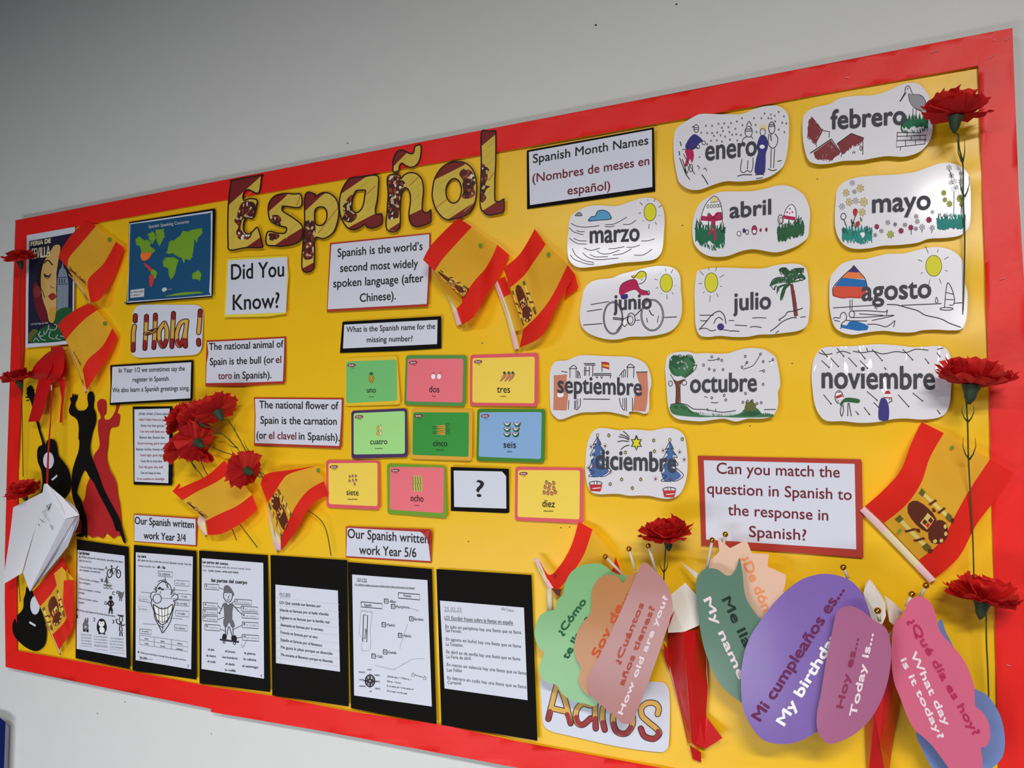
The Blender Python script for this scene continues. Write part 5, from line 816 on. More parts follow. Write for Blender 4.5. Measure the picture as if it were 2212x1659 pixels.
# ---------------- silhouettes ----------------
silb = mat('card_silhouette', (16, 14, 13), .8, vary=.05, bump=.08, bscale=90, spec=.12); silr = cardm('silhouette_red', (178, 30, 34))
def sil(name, lab, cat, fr, s, m, group=None, h=.0074, holes=(), smooth=3):
    q = fr(s) if smooth == 0 else sm(fr(s), smooth, True); c = mid(q); pl = Pl(h, c[0], c[1], 0, -.01)
    t = thing(name, lab, cat, P(c[0], c[1], pl), group); sheet('cut_out', q, m, t, pl, .0006, [fr(x) for x in holes]); return t, pl
t, pl = sil('dancer_silhouette', 'red cut-out silhouette of a woman in a long dress, arm raised', 'cut-out', A2,
    '850,170 880,166 904,184 908,230 904,290 886,310 892,340 936,338 976,282 990,230 978,192 984,188 998,204 1002,178 1008,180 1006,206 1022,184 1022,210 1014,240 1000,284 1022,300 1018,360 1004,400 946,414 926,480 920,560 908,640 914,700 940,780 970,830 994,900 1002,980 1020,1060 1030,1160 1040,1280 1050,1338 1000,1330 970,1356 936,1330 900,1310 880,1354 830,1336 790,1350 750,1320 700,1300 640,1308 625,1290 640,1140 620,1100 660,1080 720,1020 740,900 790,780 800,650 840,590 850,540 836,440 838,350 860,330 850,290 836,260 828,200', silr, h=.0072)
sil('dancer_silhouette', 'black cut-out silhouette of a man dancing with raised hand', 'cut-out', A2,
    '600,150 612,154 616,130 624,116 630,140 644,118 646,140 660,124 658,160 640,200 642,230 668,264 720,262 744,238 752,210 744,160 752,116 776,100 800,120 804,170 796,236 816,280 818,360 790,440 772,520 766,580 776,640 800,700 850,830 880,920 930,1020 990,1130 1024,1200 1040,1260 1074,1390 1050,1384 1020,1296 990,1290 960,1200 900,1080 850,990 800,880 760,830 728,772 700,800 672,880 654,960 690,1020 720,1120 742,1200 744,1344 730,1344 726,1330 700,1344 652,1336 660,1318 694,1300 690,1200 660,1120 620,1010 608,900 620,760 660,640 674,580 676,520 668,500 672,420 664,360 640,324 600,300 586,260 604,200 598,170', silb, h=.0086, smooth=2)
def guitar(lab, fr, s, hole, bridge, pegs):
    t, pl = sil('guitar_silhouette', lab, 'cut-out', fr, s, silb, 'black paper guitars', .0078, smooth=3)
    sheet('sound_hole', fr(ell(*hole, 18)), wp, t, pl.up(.0006), .0003); sheet('bridge', fr(bridge), wp, t, pl.up(.0006), .0003)
    if pegs:
        me = M()
        for p in pegs: ribbon(me, silb, fr(p), 2.2, pl)
        me.build('tuning_peg', t)
guitar('upper black paper guitar cut-out beside the dancers, neck raised', A2, '232,70 252,54 276,62 290,100 296,150 286,200 330,380 384,548 400,520 430,506 464,516 484,560 496,640 540,700 580,760 604,850 600,930 560,1000 520,1040 440,1056 370,1040 320,1040 350,960 362,880 352,780 322,700 316,620 330,570 360,550 330,440 262,190 236,150 228,100',
    (414, 690, 46, 72), '438,850 486,810 490,826 446,864', ['222,118 240,122', '218,150 240,152', '222,180 246,176', '276,84 294,90', '288,140 304,140', '256,60 258,50'])
guitar('lower black paper guitar cut-out at the board\'s bottom left corner', A3, '196,305 214,318 246,340 250,376 300,440 316,500 340,580 346,660 330,740 290,780 240,780 170,740 106,670 92,600 110,540 170,470 176,400 190,350', (262, 442, 36, 70), '222,560 268,588 264,602 218,576', [])
# ---------------- carnations ----------------
petm = [mat('petal_'+k, c, .7, trans=.4, bump=.3, bscale=120, vary=.15) for k, c in (('a', (226, 32, 32)), ('b', (240, 58, 52)), ('c', (198, 20, 24)))]
calm = mat('calyx_green', (44, 62, 40), .6); stemm = mat('stem_green', (66, 76, 36), .6)
PET = []
for v in range(6):
    r = random.Random(v+11); me = M(); nu, nv = 8, 6; V = []
    for j in range(nv+1):
        t = j/nv
        for i in range(nu+1):
            u = i/nu*2-1; wd_ = .14+.74*t**.7
            rip = math.sin(u*9+v)*.09*t+r.uniform(-.03, .03)*t
            ex = (1+(r.uniform(-.05, .01) if i % 2 else .03)-(.12*u*u)) if j == nv else 1
            V.append(Vector((t*ex, u*wd_, rip+.22*t*t-.05+.1*abs(u)*t)))
    me.add(V, [(j*(nu+1)+i, j*(nu+1)+i+1, (j+1)*(nu+1)+i+1, (j+1)*(nu+1)+i) for j in range(nv) for i in range(nu)], petm[v % 3])
    msh = bpy.data.meshes.new('petal'); msh.from_pydata([tuple(p) for p in me.v], [], me.f); msh.materials.append(petm[v % 3]); msh.polygons.foreach_set('use_smooth', [True]*len(me.f)); PET.append(msh)
def carnation(lab, cx, cy, rpx, h, axis, group=None, stem=None, leaves=(), flat=1.0, n=24, seed=0, cal=1.0, curl=0):
    """axis: world direction from calyx to the top of the bloom"""
    r = random.Random(seed); c = P(cx, cy, h); dist = (R3.inverted() @ (c-CAMP)).z*-1; R = rpx*dist/F
    t = thing('carnation', lab, 'flower', c, group)
    z = Vector(axis).normalized(); x = z.orthogonal().normalized(); y = z.cross(x)
    B = Matrix((x, y, z)).transposed()
    for k in range(n):
        ring = 0 if k < n*.42 else (1 if k < n*.75 else 2)
        el = math.radians((2, 32, 64)[ring]+r.uniform(-12, 12)+curl); s = R*(1.0, .86, .66)[ring]*r.uniform(.88, 1.1)
        phi = k*2.39996+r.uniform(-.2, .2)
        o = bpy.data.objects.new('petal', PET[r.randrange(6)]); COL.objects.link(o); o.parent = t
        m3 = B @ Matrix.Rotation(phi, 3, 'Z') @ Matrix.Rotation(-el, 3, 'Y') @ Matrix.Diagonal((s, s*.95, s))
        o.matrix_local = Matrix.Translation(-z*R*.28*flat) @ m3.to_4x4(); o['_org'] = [0, 0, 0]
    me = M(); b = c-z*R*.62*cal; pts = [b-z*R*.38*cal, b-z*R*.2*cal, b, b+z*R*.25*cal]
    V = []; rad = (.05, .16, .2, .26)
    for i, p in enumerate(pts):
        for k in range(8): V.append(p+(x*math.cos(k*.7854)+y*math.sin(k*.7854))*R*rad[i]*(1.15 if i == 3 and k % 2 else 1))
    me.add(V, [(i*8+k, i*8+(k+1) % 8, i*8+8+(k+1) % 8, i*8+8+k) for i in range(3) for k in range(8)]+[tuple(range(8))[::-1]], calm)
    me.build('calyx', t, True)
    if stem:
        pts = [pts[0]]+[P(*q) for q in sm(stem, 4)]; me = M(); tube(me, stemm, pts, .0013, 6, .0011); me.build('stem', t, True)
    for lf in leaves:
        me = M(); q = [P(*p) for p in lf]; tube(me, stemm, q, .0015, 5, .0003); me.build('leaf', t, True)
    return t
def pts3(s, h0, h1):
    q = PX(s); n = max(1, len(q)-1); return [(x, y, h0+(h1-h0)*i/n) for i, (x, y) in enumerate(q)]
def lf2(x, y, h, w=12, l=34, dx=0): # pair of curved leaves rising from a node
    return [[(x, y, h), (x-w*.6+dx, y-l*.25, h+.003), (x-w+dx, y-l*.6, h+.004), (x-w*.95+dx*1.5, y-l, h+.004)], [(x, y, h), (x+w*.6+dx, y-l*.25, h+.003), (x+w+dx, y-l*.6, h+.004), (x+w*.9+dx*1.5, y-l, h+.004)]]
GR = 'carnations up the right edge'; GL = 'carnations up the left edge'; GB = 'bouquet of carnations'
carnation('topmost carnation at the right edge, beside the stork card', 2066, 232, 56, .068, (.12, .05, 1), GR, pts3('2070,290 2072,320 2080,356 2081,430 2084,520 2082,620 2078,712', .03, .013), [[(2078, 350, .03), (2070, 330, .032), (2068, 300, .03)], [(2080, 350, .03), (2084, 330, .032), (2084, 300, .03)]] + lf2(2084, 425, .024, 10, 45), seed=1, flat=.8)
carnation('middle carnation at the right edge, beside noviembre', 2102, 808, 66, .075, (.16, .08, 1), GR, pts3('2086,850 2090,912 2092,992 2098,1100 2102,1180 2104,1262', .07, .045), lf2(2091, 912, .066, 13, 38)+lf2(2094, 993, .061, 14, 48), seed=2)
carnation('lowest carnation at the right edge, beneath the big flag', 2126, 1276, 62, .07, (.16, 0, 1), GR, pts3('2130,1325 2131,1390 2134,1450 2136,1520', .05, .03), seed=3)
carnation('single carnation standing in the left red paper cone', 1440, 1144, 48, .075, (-.04, -.22, 1), None, pts3('1438,1180 1436,1210 1434,1262 1440,1300 1456,1340 1460,1400', .055, .03), lf2(1434, 1236, .05, 9, 28), seed=4)
carnation('highest carnation at the left edge over the Feria poster', 40, 554, 28, .062, (.1, -.35, 1), GL, pts3('45,590 42,650 44,740 46,800', .03, .016), seed=5, flat=.8)
carnation('middle carnation at the left edge below the poster', 38, 812, 30, .064, (0, -.3, 1), GL, pts3('46,836 48,900 49,980 50,1030', .03, .016), seed=6, flat=.8)
carnation('lowest carnation at the left edge beside the white booklet', 46, 1056, 31, .066, (.1, -.5, 1), GL, pts3('42,1090 41,1140 40,1240 44,1300', .03, .014), seed=8, flat=.9)
st = lambda s, a, b: pts3(s, a, b)
carnation('topmost bloom of the bouquet, leaning right', 464, 880, 41, .08, (-.6, .12, .62), GB, st('492,906 512,938 540,990 560,1020 575,1036 640,1085 666,1103 693,1124 706,1150 715,1200', .05, .016), [[(515, 945, .045), (508, 930, .047), (506, 918, .045)], [(545, 985, .04), (533, 968, .044), (526, 950, .044)]], seed=10)
carnation('second bloom of the bouquet, beside the topmost one', 422, 896, 39, .08, (-.7, .05, .6), GB, st('465,925 500,955 540,1000 575,1036 600,1050', .05, .02), [[(478, 938, .045), (464, 936, .048), (460, 930, .048)], [(512, 967, .04), (498, 955, .045), (495, 944, .045)], [(514, 968, .04), (500, 964, .045), (490, 959, .045)]], seed=11)
carnation('leftmost upper bloom of the bouquet over the song sheet', 384, 900, 36, .07, (-.7, -.4, .6), GB, st('392,920 398,930', .05, .04), (), seed=12, n=20)
carnation('bright lower bloom of the bouquet facing left', 420, 950, 40, .085, (-.75, .2, .3), GB, st('452,963 480,975 520,990 560,1018 578,1030', .05, .02), [[(485, 977, .045), (470, 972, .048), (462, 965, .048)], [(514, 990, .04), (504, 978, .045), (498, 970, .045)]], seed=13)
carnation('dark lower left bloom of the bouquet', 386, 962, 37, .07, (-.7, -.2, .6), GB, st('405,984 420,1010 436,1028 470,1090 498,1136 511,1167', .045, .016), [[(420, 1006, .04), (413, 998, .043), (410, 988, .043)], [(424, 1012, .04), (416, 1000, .043), (416, 990, .043)]], seed=14)
carnation('short bloom of the bouquet hanging low, petals drooping', 436, 980, 26, .055, (-.2, -.5, -.6), GB, st('434,996 440,1010 446,1022 480,1080 518,1132 556,1182', .045, .016), (), seed=15, n=16)
carnation('separate lowest bloom between the two bouquet flags', 526, 1014, 37, .08, (-.8, .2, .15), GB, st('552,1026 568,1032 600,1040', .05, .03), (), seed=16)
# ---------------- ribbon bow, booklet ----------------
rib = mat('red_ribbon', (206, 22, 26), .4, trans=.15, vary=.08, bump=.1)
def strip3(me, m, L, Rr, n=6):
    """surface between two px+height polylines"""
    a = sm([tuple(q) for q in L], n); b = sm([tuple(q) for q in Rr], n); k = 5; V = []
    for i in range(len(a)):
        for j in range(k):
            t = j/(k-1); V.append(P(a[i][0]+(b[i][0]-a[i][0])*t, a[i][1]+(b[i][1]-a[i][1])*t, a[i][2]+(b[i][2]-a[i][2])*t+.003*math.sin(math.pi*t)))
    me.add(V, [(i*k+j, i*k+j+1, (i+1)*k+j+1, (i+1)*k+j) for i in range(len(a)-1) for j in range(k-1)], m)
def q3(fr, s, hs):
    p = fr(s); return [(p[i][0], p[i][1], hs[min(i, len(hs)-1)]) for i in range(len(p))]
t = thing('ribbon_bow', 'big red ribbon bow with long tails, hanging below the poster', 'ribbon', P(105, 800, .04))
def rb(nm, fr, l, hl, r_, hr):
    me = M(); strip3(me, rib, q3(fr, l, hl), q3(fr, r_, hr)); return me.build(nm, t, True)
rb('bow_loop', F1, '440,1240 380,1290 300,1380 272,1480', [.02, .045, .055, .02], '460,1240 470,1360 440,1440 400,1505', [.03, .06, .06, .03])
rb('bow_loop', F1, '455,1200 450,1300 430,1420 400,1500', [.02, .05, .055, .03], '560,1190 580,1280 560,1440 480,1525', [.02, .045, .055, .03])
rb('ribbon_tail', A2, '330,0 306,90 280,210 240,360', [.035, .04, .045, .04], '448,0 410,120 378,250 336,358', [.035, .045, .05, .045])
rb('ribbon_tail', F1, '470,1500 540,1440 570,1330 560,1240', [.03, .03, .02, .02], '500,1520 575,1480 600,1380 580,1280', [.03, .03, .02, .015])
rb('ribbon_tail', A2, '500,0 512,80 524,160 518,240 508,366', [.03, .03, .025, .02, .02], '560,0 556,90 545,180 536,260 532,366', [.03, .03, .025, .02, .02])
rb('hanging_string', A2, '432,50 430,300 408,560 392,890', [.045, .05, .055, .055], '446,50 440,300 424,560 412,890', [.045, .05, .055, .055])
me = M(); strip3(me, wp, q3(A2, '434,45 433,92', [.048, .049]), q3(A2, '446,45 445,92', [.048, .049])); me.build('white_tag', t)
bk = thing('hanging_booklet', 'thick white paper booklet hanging open, letter A on its page', 'booklet', P(85, 1160, .06))
bp = mat('booklet_paper', (236, 236, 246), .6, trans=.12, vary=.02)
me = M(); strip3(me, bp, q3(F2, '104,428 90,560 60,780 22,1042', [.05, .055, .06, .06]), q3(F2, '356,300 290,560 230,760 176,950', [.085, .08, .075, .065])); me.build('cover_flap', bk, True)
for k in range(7):
    s = k/6; g = .004*k
    me = M(); e = lambda a, b: a+(b-a)*s
    strip3(me, bp, q3(F2, '%g,%g %g,%g %g,%g %g,%g' % (e(350, 380), e(240, 262), e(300, 330), e(520, 540), e(230, 262), e(780, 820), e(182, 232), e(950, 1090)), [.085-g, .08-g, .075-g, .07-g]),
           q3(F2, '%g,%g %g,%g %g,%g %g,%g' % (e(380, 480), e(240, 330), e(520, 632), e(514, 490), e(400, 520), e(760, 760), e(238, 262), e(1098, 1080)), [.088-g, .09-g, .082-g, .072-g])); me.build('page', bk, True)
me = M(); V = [P(*q) for q in q3(F2, '366,240 480,330 632,490 520,520 440,400', [.088, .084, .07, .091, .091])]; me.add(V, [(0, 1, 4), (1, 2, 3, 4)], bp); me.build('top_edge', bk)
me = M(); V = [P(*q) for q in q3(F2, '520,522 600,505 632,492 540,740 262,1080 240,1098 400,760', [.0925, .08, .070, .075, .06, .074, .084])]; me.add(V, [(0, 1, 5, 6), (1, 2, 3, 4, 5)], mat('page_edges', (196, 194, 204), .7)); me.build('fore_edge', bk)
hf = .0925
ink(bk, F2, [('s', 'k', 1.3, '366,420 404,398 380,455'), ('s', 'k', 1.1, '372,428 392,430'), hand(31, 330, 470, 370, 440, 8, 'ltpen'), hand(32, 318, 520, 352, 548, 9, 'pen'), hand(33, 400, 566, 420, 604, 8, 'pen'), ('s', 'ltpen', .7, '345,480 392,540'), hand(34, 304, 560, 316, 572, 6, 'pen'), ('s', 'ltpen', .7, '340,452 366,500')], hf, 'handwriting')
# ---------------- flags ----------------
fred = mat('flag_red', (244, 48, 34), .75, trans=.45, vary=.05, bump=.12, bscale=14); fyel = mat('flag_yellow', (253, 216, 66), .75, trans=.55, vary=.05, bump=.12, bscale=14)
slp = mat('sleeve_pink', (246, 206, 214), .6, trans=.2); slc = mat('sleeve_cream', (240, 228, 190), .6, trans=.2)
brn_ = mat('crest_brown', (96, 36, 14), .7); crm_ = mat('crest_cream', (224, 200, 110), .7); olv_ = mat('crest_olive', (96, 92, 30), .7); grs = mat('blu_tack_green', (104, 150, 60), .8, alpha=.75)
def lerp(a, b, t): return a+(b-a)*t
def flag(lab, fr, rows, hs, sleeve=None, crest_uv=None, flip=False, unders=(), sh=.02, tacks=(), group='small Spanish flags on plastic sticks', wob=.003, ph=0.0):
    R = []
    for r, h in zip(rows, hs):
        p = fr(r); h = h if isinstance(h, (list, tuple)) else [h]*len(p)
        R.append([(p[i][0], p[i][1], h[i]) for i in range(len(p))])
    VB = (0, .25, .75, 1)
    def cr(p, u):
        n = len(p)-1; f = min(max(u, 0), .99999)*n; i = int(f); t = f-i; g = lambda j: p[max(0, min(n, j))]
        a, b, c, d = g(i-1), g(i), g(i+1), g(i+2)
        return tuple(.5*(2*b[k]+(c[k]-a[k])*t+(2*a[k]-5*b[k]+4*c[k]-d[k])*t*t+(-a[k]+3*b[k]-3*c[k]+d[k])*t**3) for k in range(3))
    def S(u, v, dh=0.0):
        i = 0 if v < .25 else (1 if v < .75 else 2)
        t = (v-VB[i])/(VB[i+1]-VB[i]); a, b = cr(R[i], u), cr(R[i+1], u)
        z = lerp(a[2], b[2], t)+wob*math.sin(u*9+v*5+ph)+wob*.5*math.sin(u*4-v*11+ph)
        return P(lerp(a[0], b[0], t), lerp(a[1], b[1], t), max(.010, z)+dh)
    t = thing('spanish_flag', lab, 'flag', S(.5, .5), group)
    nu = 30
    for nm, v0, v1, k, m in (('red_stripe', 0, .25, 4, fred), ('yellow_stripe', .25, .75, 8, fyel), ('red_stripe', .75, 1, 4, fred)):
        me = M(); V = [S(i/nu, lerp(v0, v1 if v1 < 1 else .99999, j/k)) for i in range(nu+1) for j in range(k+1)]
        me.add(V, [(i*(k+1)+j, i*(k+1)+j+1, (i+1)*(k+1)+j+1, (i+1)*(k+1)+j) for i in range(nu) for j in range(k)], m); me.build(nm, t, True)
    if crest_uv:
        u0, u1, v0, v1 = crest_uv; me = M(); dd = [.0005]
        def pol(m, pts, sub=3):
            q = [(Vector((a, b))) for a, b in pts]; o = []
            for i in range(len(q)):
                for k in range(sub): o.append(q[i].lerp(q[(i+1) % len(q)], k/sub))
            v2, fs = tri([(p.x*100, p.y*100) for p in o], grid=14)
            me.add([S(lerp(u0, u1, x/100), lerp(v0, v1, (1-y/100) if flip else y/100), dd[0]) for x, y in v2], [f for f, _, _ in fs], m); dd[0] += .00006
        E = lambda cx, cy, rx, ry: ell(cx, cy, rx, ry, 12)
        pol(brn_, sm([(.3, .12), (.5, .02), (.7, .12), (.76, .4), (.7, .64), (.5, .68), (.3, .64), (.24, .4)], 2, True))
        pol(crm_, [(.34, .42), (.66, .42), (.66, .6), (.34, .6)]); pol(brn_, [(.38, .44), (.49, .44), (.49, .52), (.38, .52)]); pol(brn_, [(.52, .51), (.63, .51), (.63, .59), (.52, .59)])
        pol(fred, [(.38, .53), (.49, .53), (.49, .59), (.38, .59)]); pol(brn_, sm([(.3, .66), (.7, .66), (.8, .84), (.66, .97), (.5, 1), (.34, .97), (.2, .84)], 2, True))
        for cx, cy in ((.28, .86), (.4, .94), (.6, .94), (.72, .86)): pol(crm_, E(cx, cy, .05, .035), 1)
        for a in ((.0, .1), (.9, 1)):
            pol(crm_, [(a[0], .14), (a[1], .14), (a[1], .84), (a[0], .84)]); pol(olv_, [(a[0]-.03, .06), (a[1]+.03, .06), (a[1]+.02, .17), (a[0]-.02, .17)]); pol(olv_, [(a[0]-.02, .78), (a[1]+.02, .78), (a[1]+.03, .9), (a[0]-.03, .9)])
            pol(brn_, E((a[0]+a[1])/2, .94, .06, .045), 1)
            for y in (.34, .58): pol(brn_, [(a[0]-.06, y), (a[1]+.06, y+.08), (a[1]+.06, y+.13), (a[0]-.06, y+.05)])
            m_ = (a[0]+a[1])/2; s_ = .12 if a[0] < .5 else -.12
            pol(brn_, [(m_+s_, .44), (m_+s_*1.5, .5), (m_+s_, .56), (m_+s_*.7, .5)])
        me.build('coat_of_arms', t)
    for s, m, h in unders:
        q = fr(s); hh = h if isinstance(h, (list, tuple)) else [h]*len(q); me = M()
        me.add([P(q[i][0], q[i][1], hh[i]) for i in range(len(q))], [tuple(range(len(q)))], m); me.build('folded_cloth', t)
    if sleeve:  # two edges: string a, string b, heights
        a, b, ha = sleeve; A, Bb = sm(fr(a), 6), sm(fr(b), 6); n = len(A); k = 5; V = []
        for i in range(n):
            h = lerp(ha[0], ha[1], i/(n-1))
            for j in range(k): tt = j/(k-1); V.append(P(lerp(A[i][0], Bb[i][0], tt), lerp(A[i][1], Bb[i][1], tt), h+.0025*math.sin(math.pi*tt)))
        me = M(); me.mi(slp); me.mi(slc); me.add(V, [], slp)
        for i in range(n-1):
            for j in range(k-1): me.f.append((i*k+j, i*k+j+1, (i+1)*k+j+1, (i+1)*k+j)); me.m.append(1 if .27 < i/(n-1) < .73 else 0)
        me.build('sleeve', t, True)
        me = M(); mA = [((A[i][0]+Bb[i][0])/2, (A[i][1]+Bb[i][1])/2, lerp(ha[0], ha[1], i/(n-1))+.0003) for i in (0, n//2, n-1)]
        d = (mA[2][0]-mA[1][0], mA[2][1]-mA[1][1]); L = math.hypot(*d); mA[2] = (mA[2][0]+d[0]/L*4, mA[2][1]+d[1]/L*4, mA[2][2]-.001)
        tube(me, mat('wood_stick', (150, 104, 40), .6), [P(*q) for q in sm(mA, 4)], .0022, 6); me.build('stick', t)
    for x, y, h in tacks:
        (q,) = fr([(x, y)]); sheet('tack_patch', ell(q[0], q[1], 4.5, 5, 12), grs, t, h, .0003)
    return t
FLY = [.05, .035, .018, .014]
flag('upper of the two flags overlapping the Feria poster', F1, ['522,398 560,310 640,195 765,75', '605,495 620,400 730,270 862,115', '785,665 800,580 930,450 1038,258', '812,800 900,770 1010,590 1110,312'], [[.05, .045, .03, .02], [.055, .05, .03, .018], [.055, .045, .025, .014], [.04, .04, .022, .014]],
     ('612,545 690,650 805,800', '622,555 725,665 800,822', (.03, .032)), (.0, .16, .27, .73), unders=[('612,510 790,640 808,790 700,640', fyel, .034)], tacks=[(980, 238, .02)], ph=1)
flag('lower of the two flags by the Feria poster', F1, ['515,1010 580,935 690,860 805,805', '590,1138 660,1050 760,950 870,870', '740,1400 790,1310 920,1190 1005,1032', '775,1590 850,1470 960,1300 1052,1112'], [[.055, .045, .03, .02], [.055, .045, .03, .018], [.05, .045, .025, .014], [.035, .04, .025, .014]],
     ('612,1200 690,1400 775,1585', '640,1215 715,1405 755,1612', (.04, .02)), (0, .07, .45, .7), unders=[('595,1150 650,1230 755,1470 735,1500 640,1240', fyel, .042)], tacks=[(940, 990, .02)], ph=2)
flag('left of the two flags in the middle of the board', B3, ['66,590 140,455 270,310 440,148', '190,712 270,590 410,430 582,245', '482,985 620,800 720,690 790,570 850,433', '478,1275 600,1190 740,960 870,760 978,545'], [[.06, .05, .03, .012], [.06, .05, .035, .016], [.06, .055, .045, .03, .014], [.03, .045, .04, .025, .013]],
     ('152,690 320,970 425,1285', '215,735 380,1000 478,1268', (.02, .014)), (.0, .13, .27, .78), unders=[('160,690 250,760 495,1035 420,1108 300,930', fyel, .022), ('420,1105 495,1030 560,1150 478,1272', fred, .026)], tacks=[(672, 440, .028)], ph=.5)
flag('right of the two flags in the middle of the board', B3, ['915,680 1070,550 1160,420 1245,265', '985,885 1130,760 1230,620 1360,430', '1125,1320 1290,1160 1440,950 1590,645', '1085,1518 1320,1390 1480,1080 1668,745'], [[.06, .05, .03, .013], [.06, .055, .035, .016], [.055, .055, .04, .014], [.02, .045, .04, .013]],
     ('806,818 930,1150 1030,1538', '850,800 975,1110 1080,1525', (.014, .016)), (.02, .3, .27, .73), unders=[('850,800 930,768 990,950 920,985', fred, .018), ('920,985 990,950 1060,1150 1125,1320 1040,1345 975,1130', fyel, .02), ('1600,800 1670,748 1705,888 1560,1000', fred, .012)], tacks=[(1390, 535, .03)], ph=3)
flag('left bouquet flag above the third worksheet', E3, ['150,1020 300,955 500,860 665,712', '250,1110 400,1020 600,920 745,805', '488,1310 640,1235 800,1160 942,1055', '500,1455 650,1438 850,1325 998,1195'], [[.05, .045, .035, .025], [.055, .05, .04, .028], [.05, .05, .04, .03], [.04, .045, .04, .03]],
     ('420,1262 400,1340 468,1458', '478,1290 480,1380 498,1450', (.02, .025)), (.0, .1, .3, .72), unders=[('150,1020 215,940 235,965 190,1010', fred, .056)], ph=1.4)
flag('right bouquet flag with a crest and a peaked yellow corner', E3, ['1025,950 1055,870 1130,832 1280,812 1540,772', '1095,1135 1170,1030 1230,930 1315,845 1590,765', '1228,1480 1300,1320 1380,1160 1500,1010 1656,918', '1232,1610 1370,1430 1480,1230 1590,1110 1702,1062'], [[.04, .045, .04, .03, .02], [.05, .05, .045, .035, .014], [.045, .055, .05, .035, .014], [.02, .04, .045, .03, .014]],
     ('1095,1150 1125,1400 1172,1610', '1122,1160 1215,1440 1228,1605', (.045, .016)), (.02, .36, .25, .8), True, unders=[('1095,1140 1120,1130 1220,1330 1290,1400 1228,1478 1160,1400', fyel, .046)], tacks=[(1600, 810, .026)], ph=2.2)
flag('folded flag in the bottom left corner beside the lower guitar', F2, ['260,1100 340,1010 430,905 500,818', '318,1218 400,1125 470,1020 540,915', '415,1440 480,1380 530,1310 540,1240', '470,1562 525,1480 570,1410 586,1350'], [[.05, .045, .04, .03], [.055, .045, .035, .03], [.05, .045, .035, .03], [.03, .035, .03, .02]],
     ('360,1350 400,1430 470,1590', '372,1370 425,1450 482,1585', (.03, .016)), (.05, .6, .28, .7), unders=[('430,955 492,900 525,940 530,1005 508,1010 498,1170 460,1080', fyel, [.05, .05, .045, .04, .045, .05, .05]), ('525,925 592,1005 530,1006', fyel, .03), ('508,1010 588,1010 586,1340 540,1330 500,1190', fred, [.046, .03, .03, .04, .05])], ph=.2)
flag('largest flag, at the right edge below noviembre', F4, ['120,885 290,735 440,560 530,330 625,130', '290,1035 480,880 620,680 700,450 825,230', '600,1365 800,1200 930,960 1060,730 1240,460', '748,1530 960,1340 1110,1060 1260,860 1452,590'], [[.016, .035, .045, .03, .014], [.016, .04, .05, .035, .018], [.016, .04, .055, .045, .025], [.016, .04, .05, .04, .025]],
     ('72,925 380,1240 698,1572', '122,885 440,1210 752,1540', (.014, .014)), (.12, .46, .25, .78), tacks=[(900, 360, .03), (430, 1108, .03)], ph=1.1, wob=.002)
flag('drooping flag mostly hidden behind the pale green paddle', D2, ['130,315 195,420 270,355 340,230 385,80', '205,500 260,508 350,400 420,290 475,130', '300,560 420,480 520,440 590,415 622,305', '340,640 460,560 560,500 620,460 658,400'], [[.03, .035, .04, .035, .02], [.03, .035, .04, .035, .022], [.02, .025, .025, .02, .02], .014],
     ('95,312 140,410 195,512', '130,315 170,390 225,505', (.022, .03)), None, unders=[('200,495 275,515 262,560 240,545', brn_, .03)], ph=2.6)
t = bpy.data.objects['spanish_flag.008']
me = M(); q = D2([(200, 505), (205, 650)]); tube(me, slc, [P(*q[0], .028), P(*q[1], .03)], .0065, 10); me.build('white_tube', t, True)
me = M(); q = D2([(236, 425)]); me.add([P(a, b, .047) for a, b in ell(q[0][0], q[0][1], 3, 3.6, 10)], [tuple(range(10))], brn_); me.build('dark_spot', t)
# ---------------- paper cones and speech paddles ----------------
cred = mat('cone_red_card', (206, 24, 26), .3, coat=.4, vary=.06, bump=.08, bscale=30); cwh = mat('cone_white_card', (228, 224, 216), .6, vary=.02)
def facets(t, fr, L):
    for nm, s, hs, m in L:
        q = fr(s); V = [P(q[i][0], q[i][1], hs[i]) for i in range(len(q))]; c = Vector((0, .0009, 0)); n = len(V); me = M()
        me.add(V+[v+c for v in V], [tuple(range(n)), tuple(range(2*n-1, n-1, -1))]+[(i, i+n, (i+1) % n+n, (i+1) % n) for i in range(n)], m); me.build(nm, t)
t = thing('paper_cone', 'left red paper cone with a white lining, holding paddles and a carnation', 'paper cone', P(1480, 1400, .03))
facets(t, D2, [('white_lining', '960,560 1070,472 1150,560 1158,745 1060,788 960,792', [.03, .02, .03, .045, .06, .05], cwh),
    ('cone_side', '958,792 1060,786 1112,1500 1085,1500 1040,1300 975,1050 955,930', [.02, .062, .03, .012, .012, .012, .012], cred), ('cone_side', '1060,786 1135,776 1170,752 1205,930 1216,1150 1204,1330 1165,1535 1112,1500', [.062, .045, .014, .012, .012, .012, .02, .03], cred),
    ('cone_flap', '1150,1300 1204,1330 1308,1468 1200,1535 1130,1500', [.026, .014, .03, .02, .026], cred), ('cone_tip', '1098,1515 1170,1560 1172,1625 1118,1602', [.02, .02, .012, .012], cred), ('paper_shard', '1036,335 1150,410 1140,445', [.02, .05, .05], cwh), ('cone_flap', '1003,645 975,695 962,760', [.05, .05, .05], cred), ('cone_flap', '930,860 958,900 968,1045 940,960', [.03, .02, .014, .02], cred)])
t = thing('paper_cone', 'right red paper cone with pale curled lining, between the purple and pink paddles', 'paper cone', P(1915, 1500, .03))
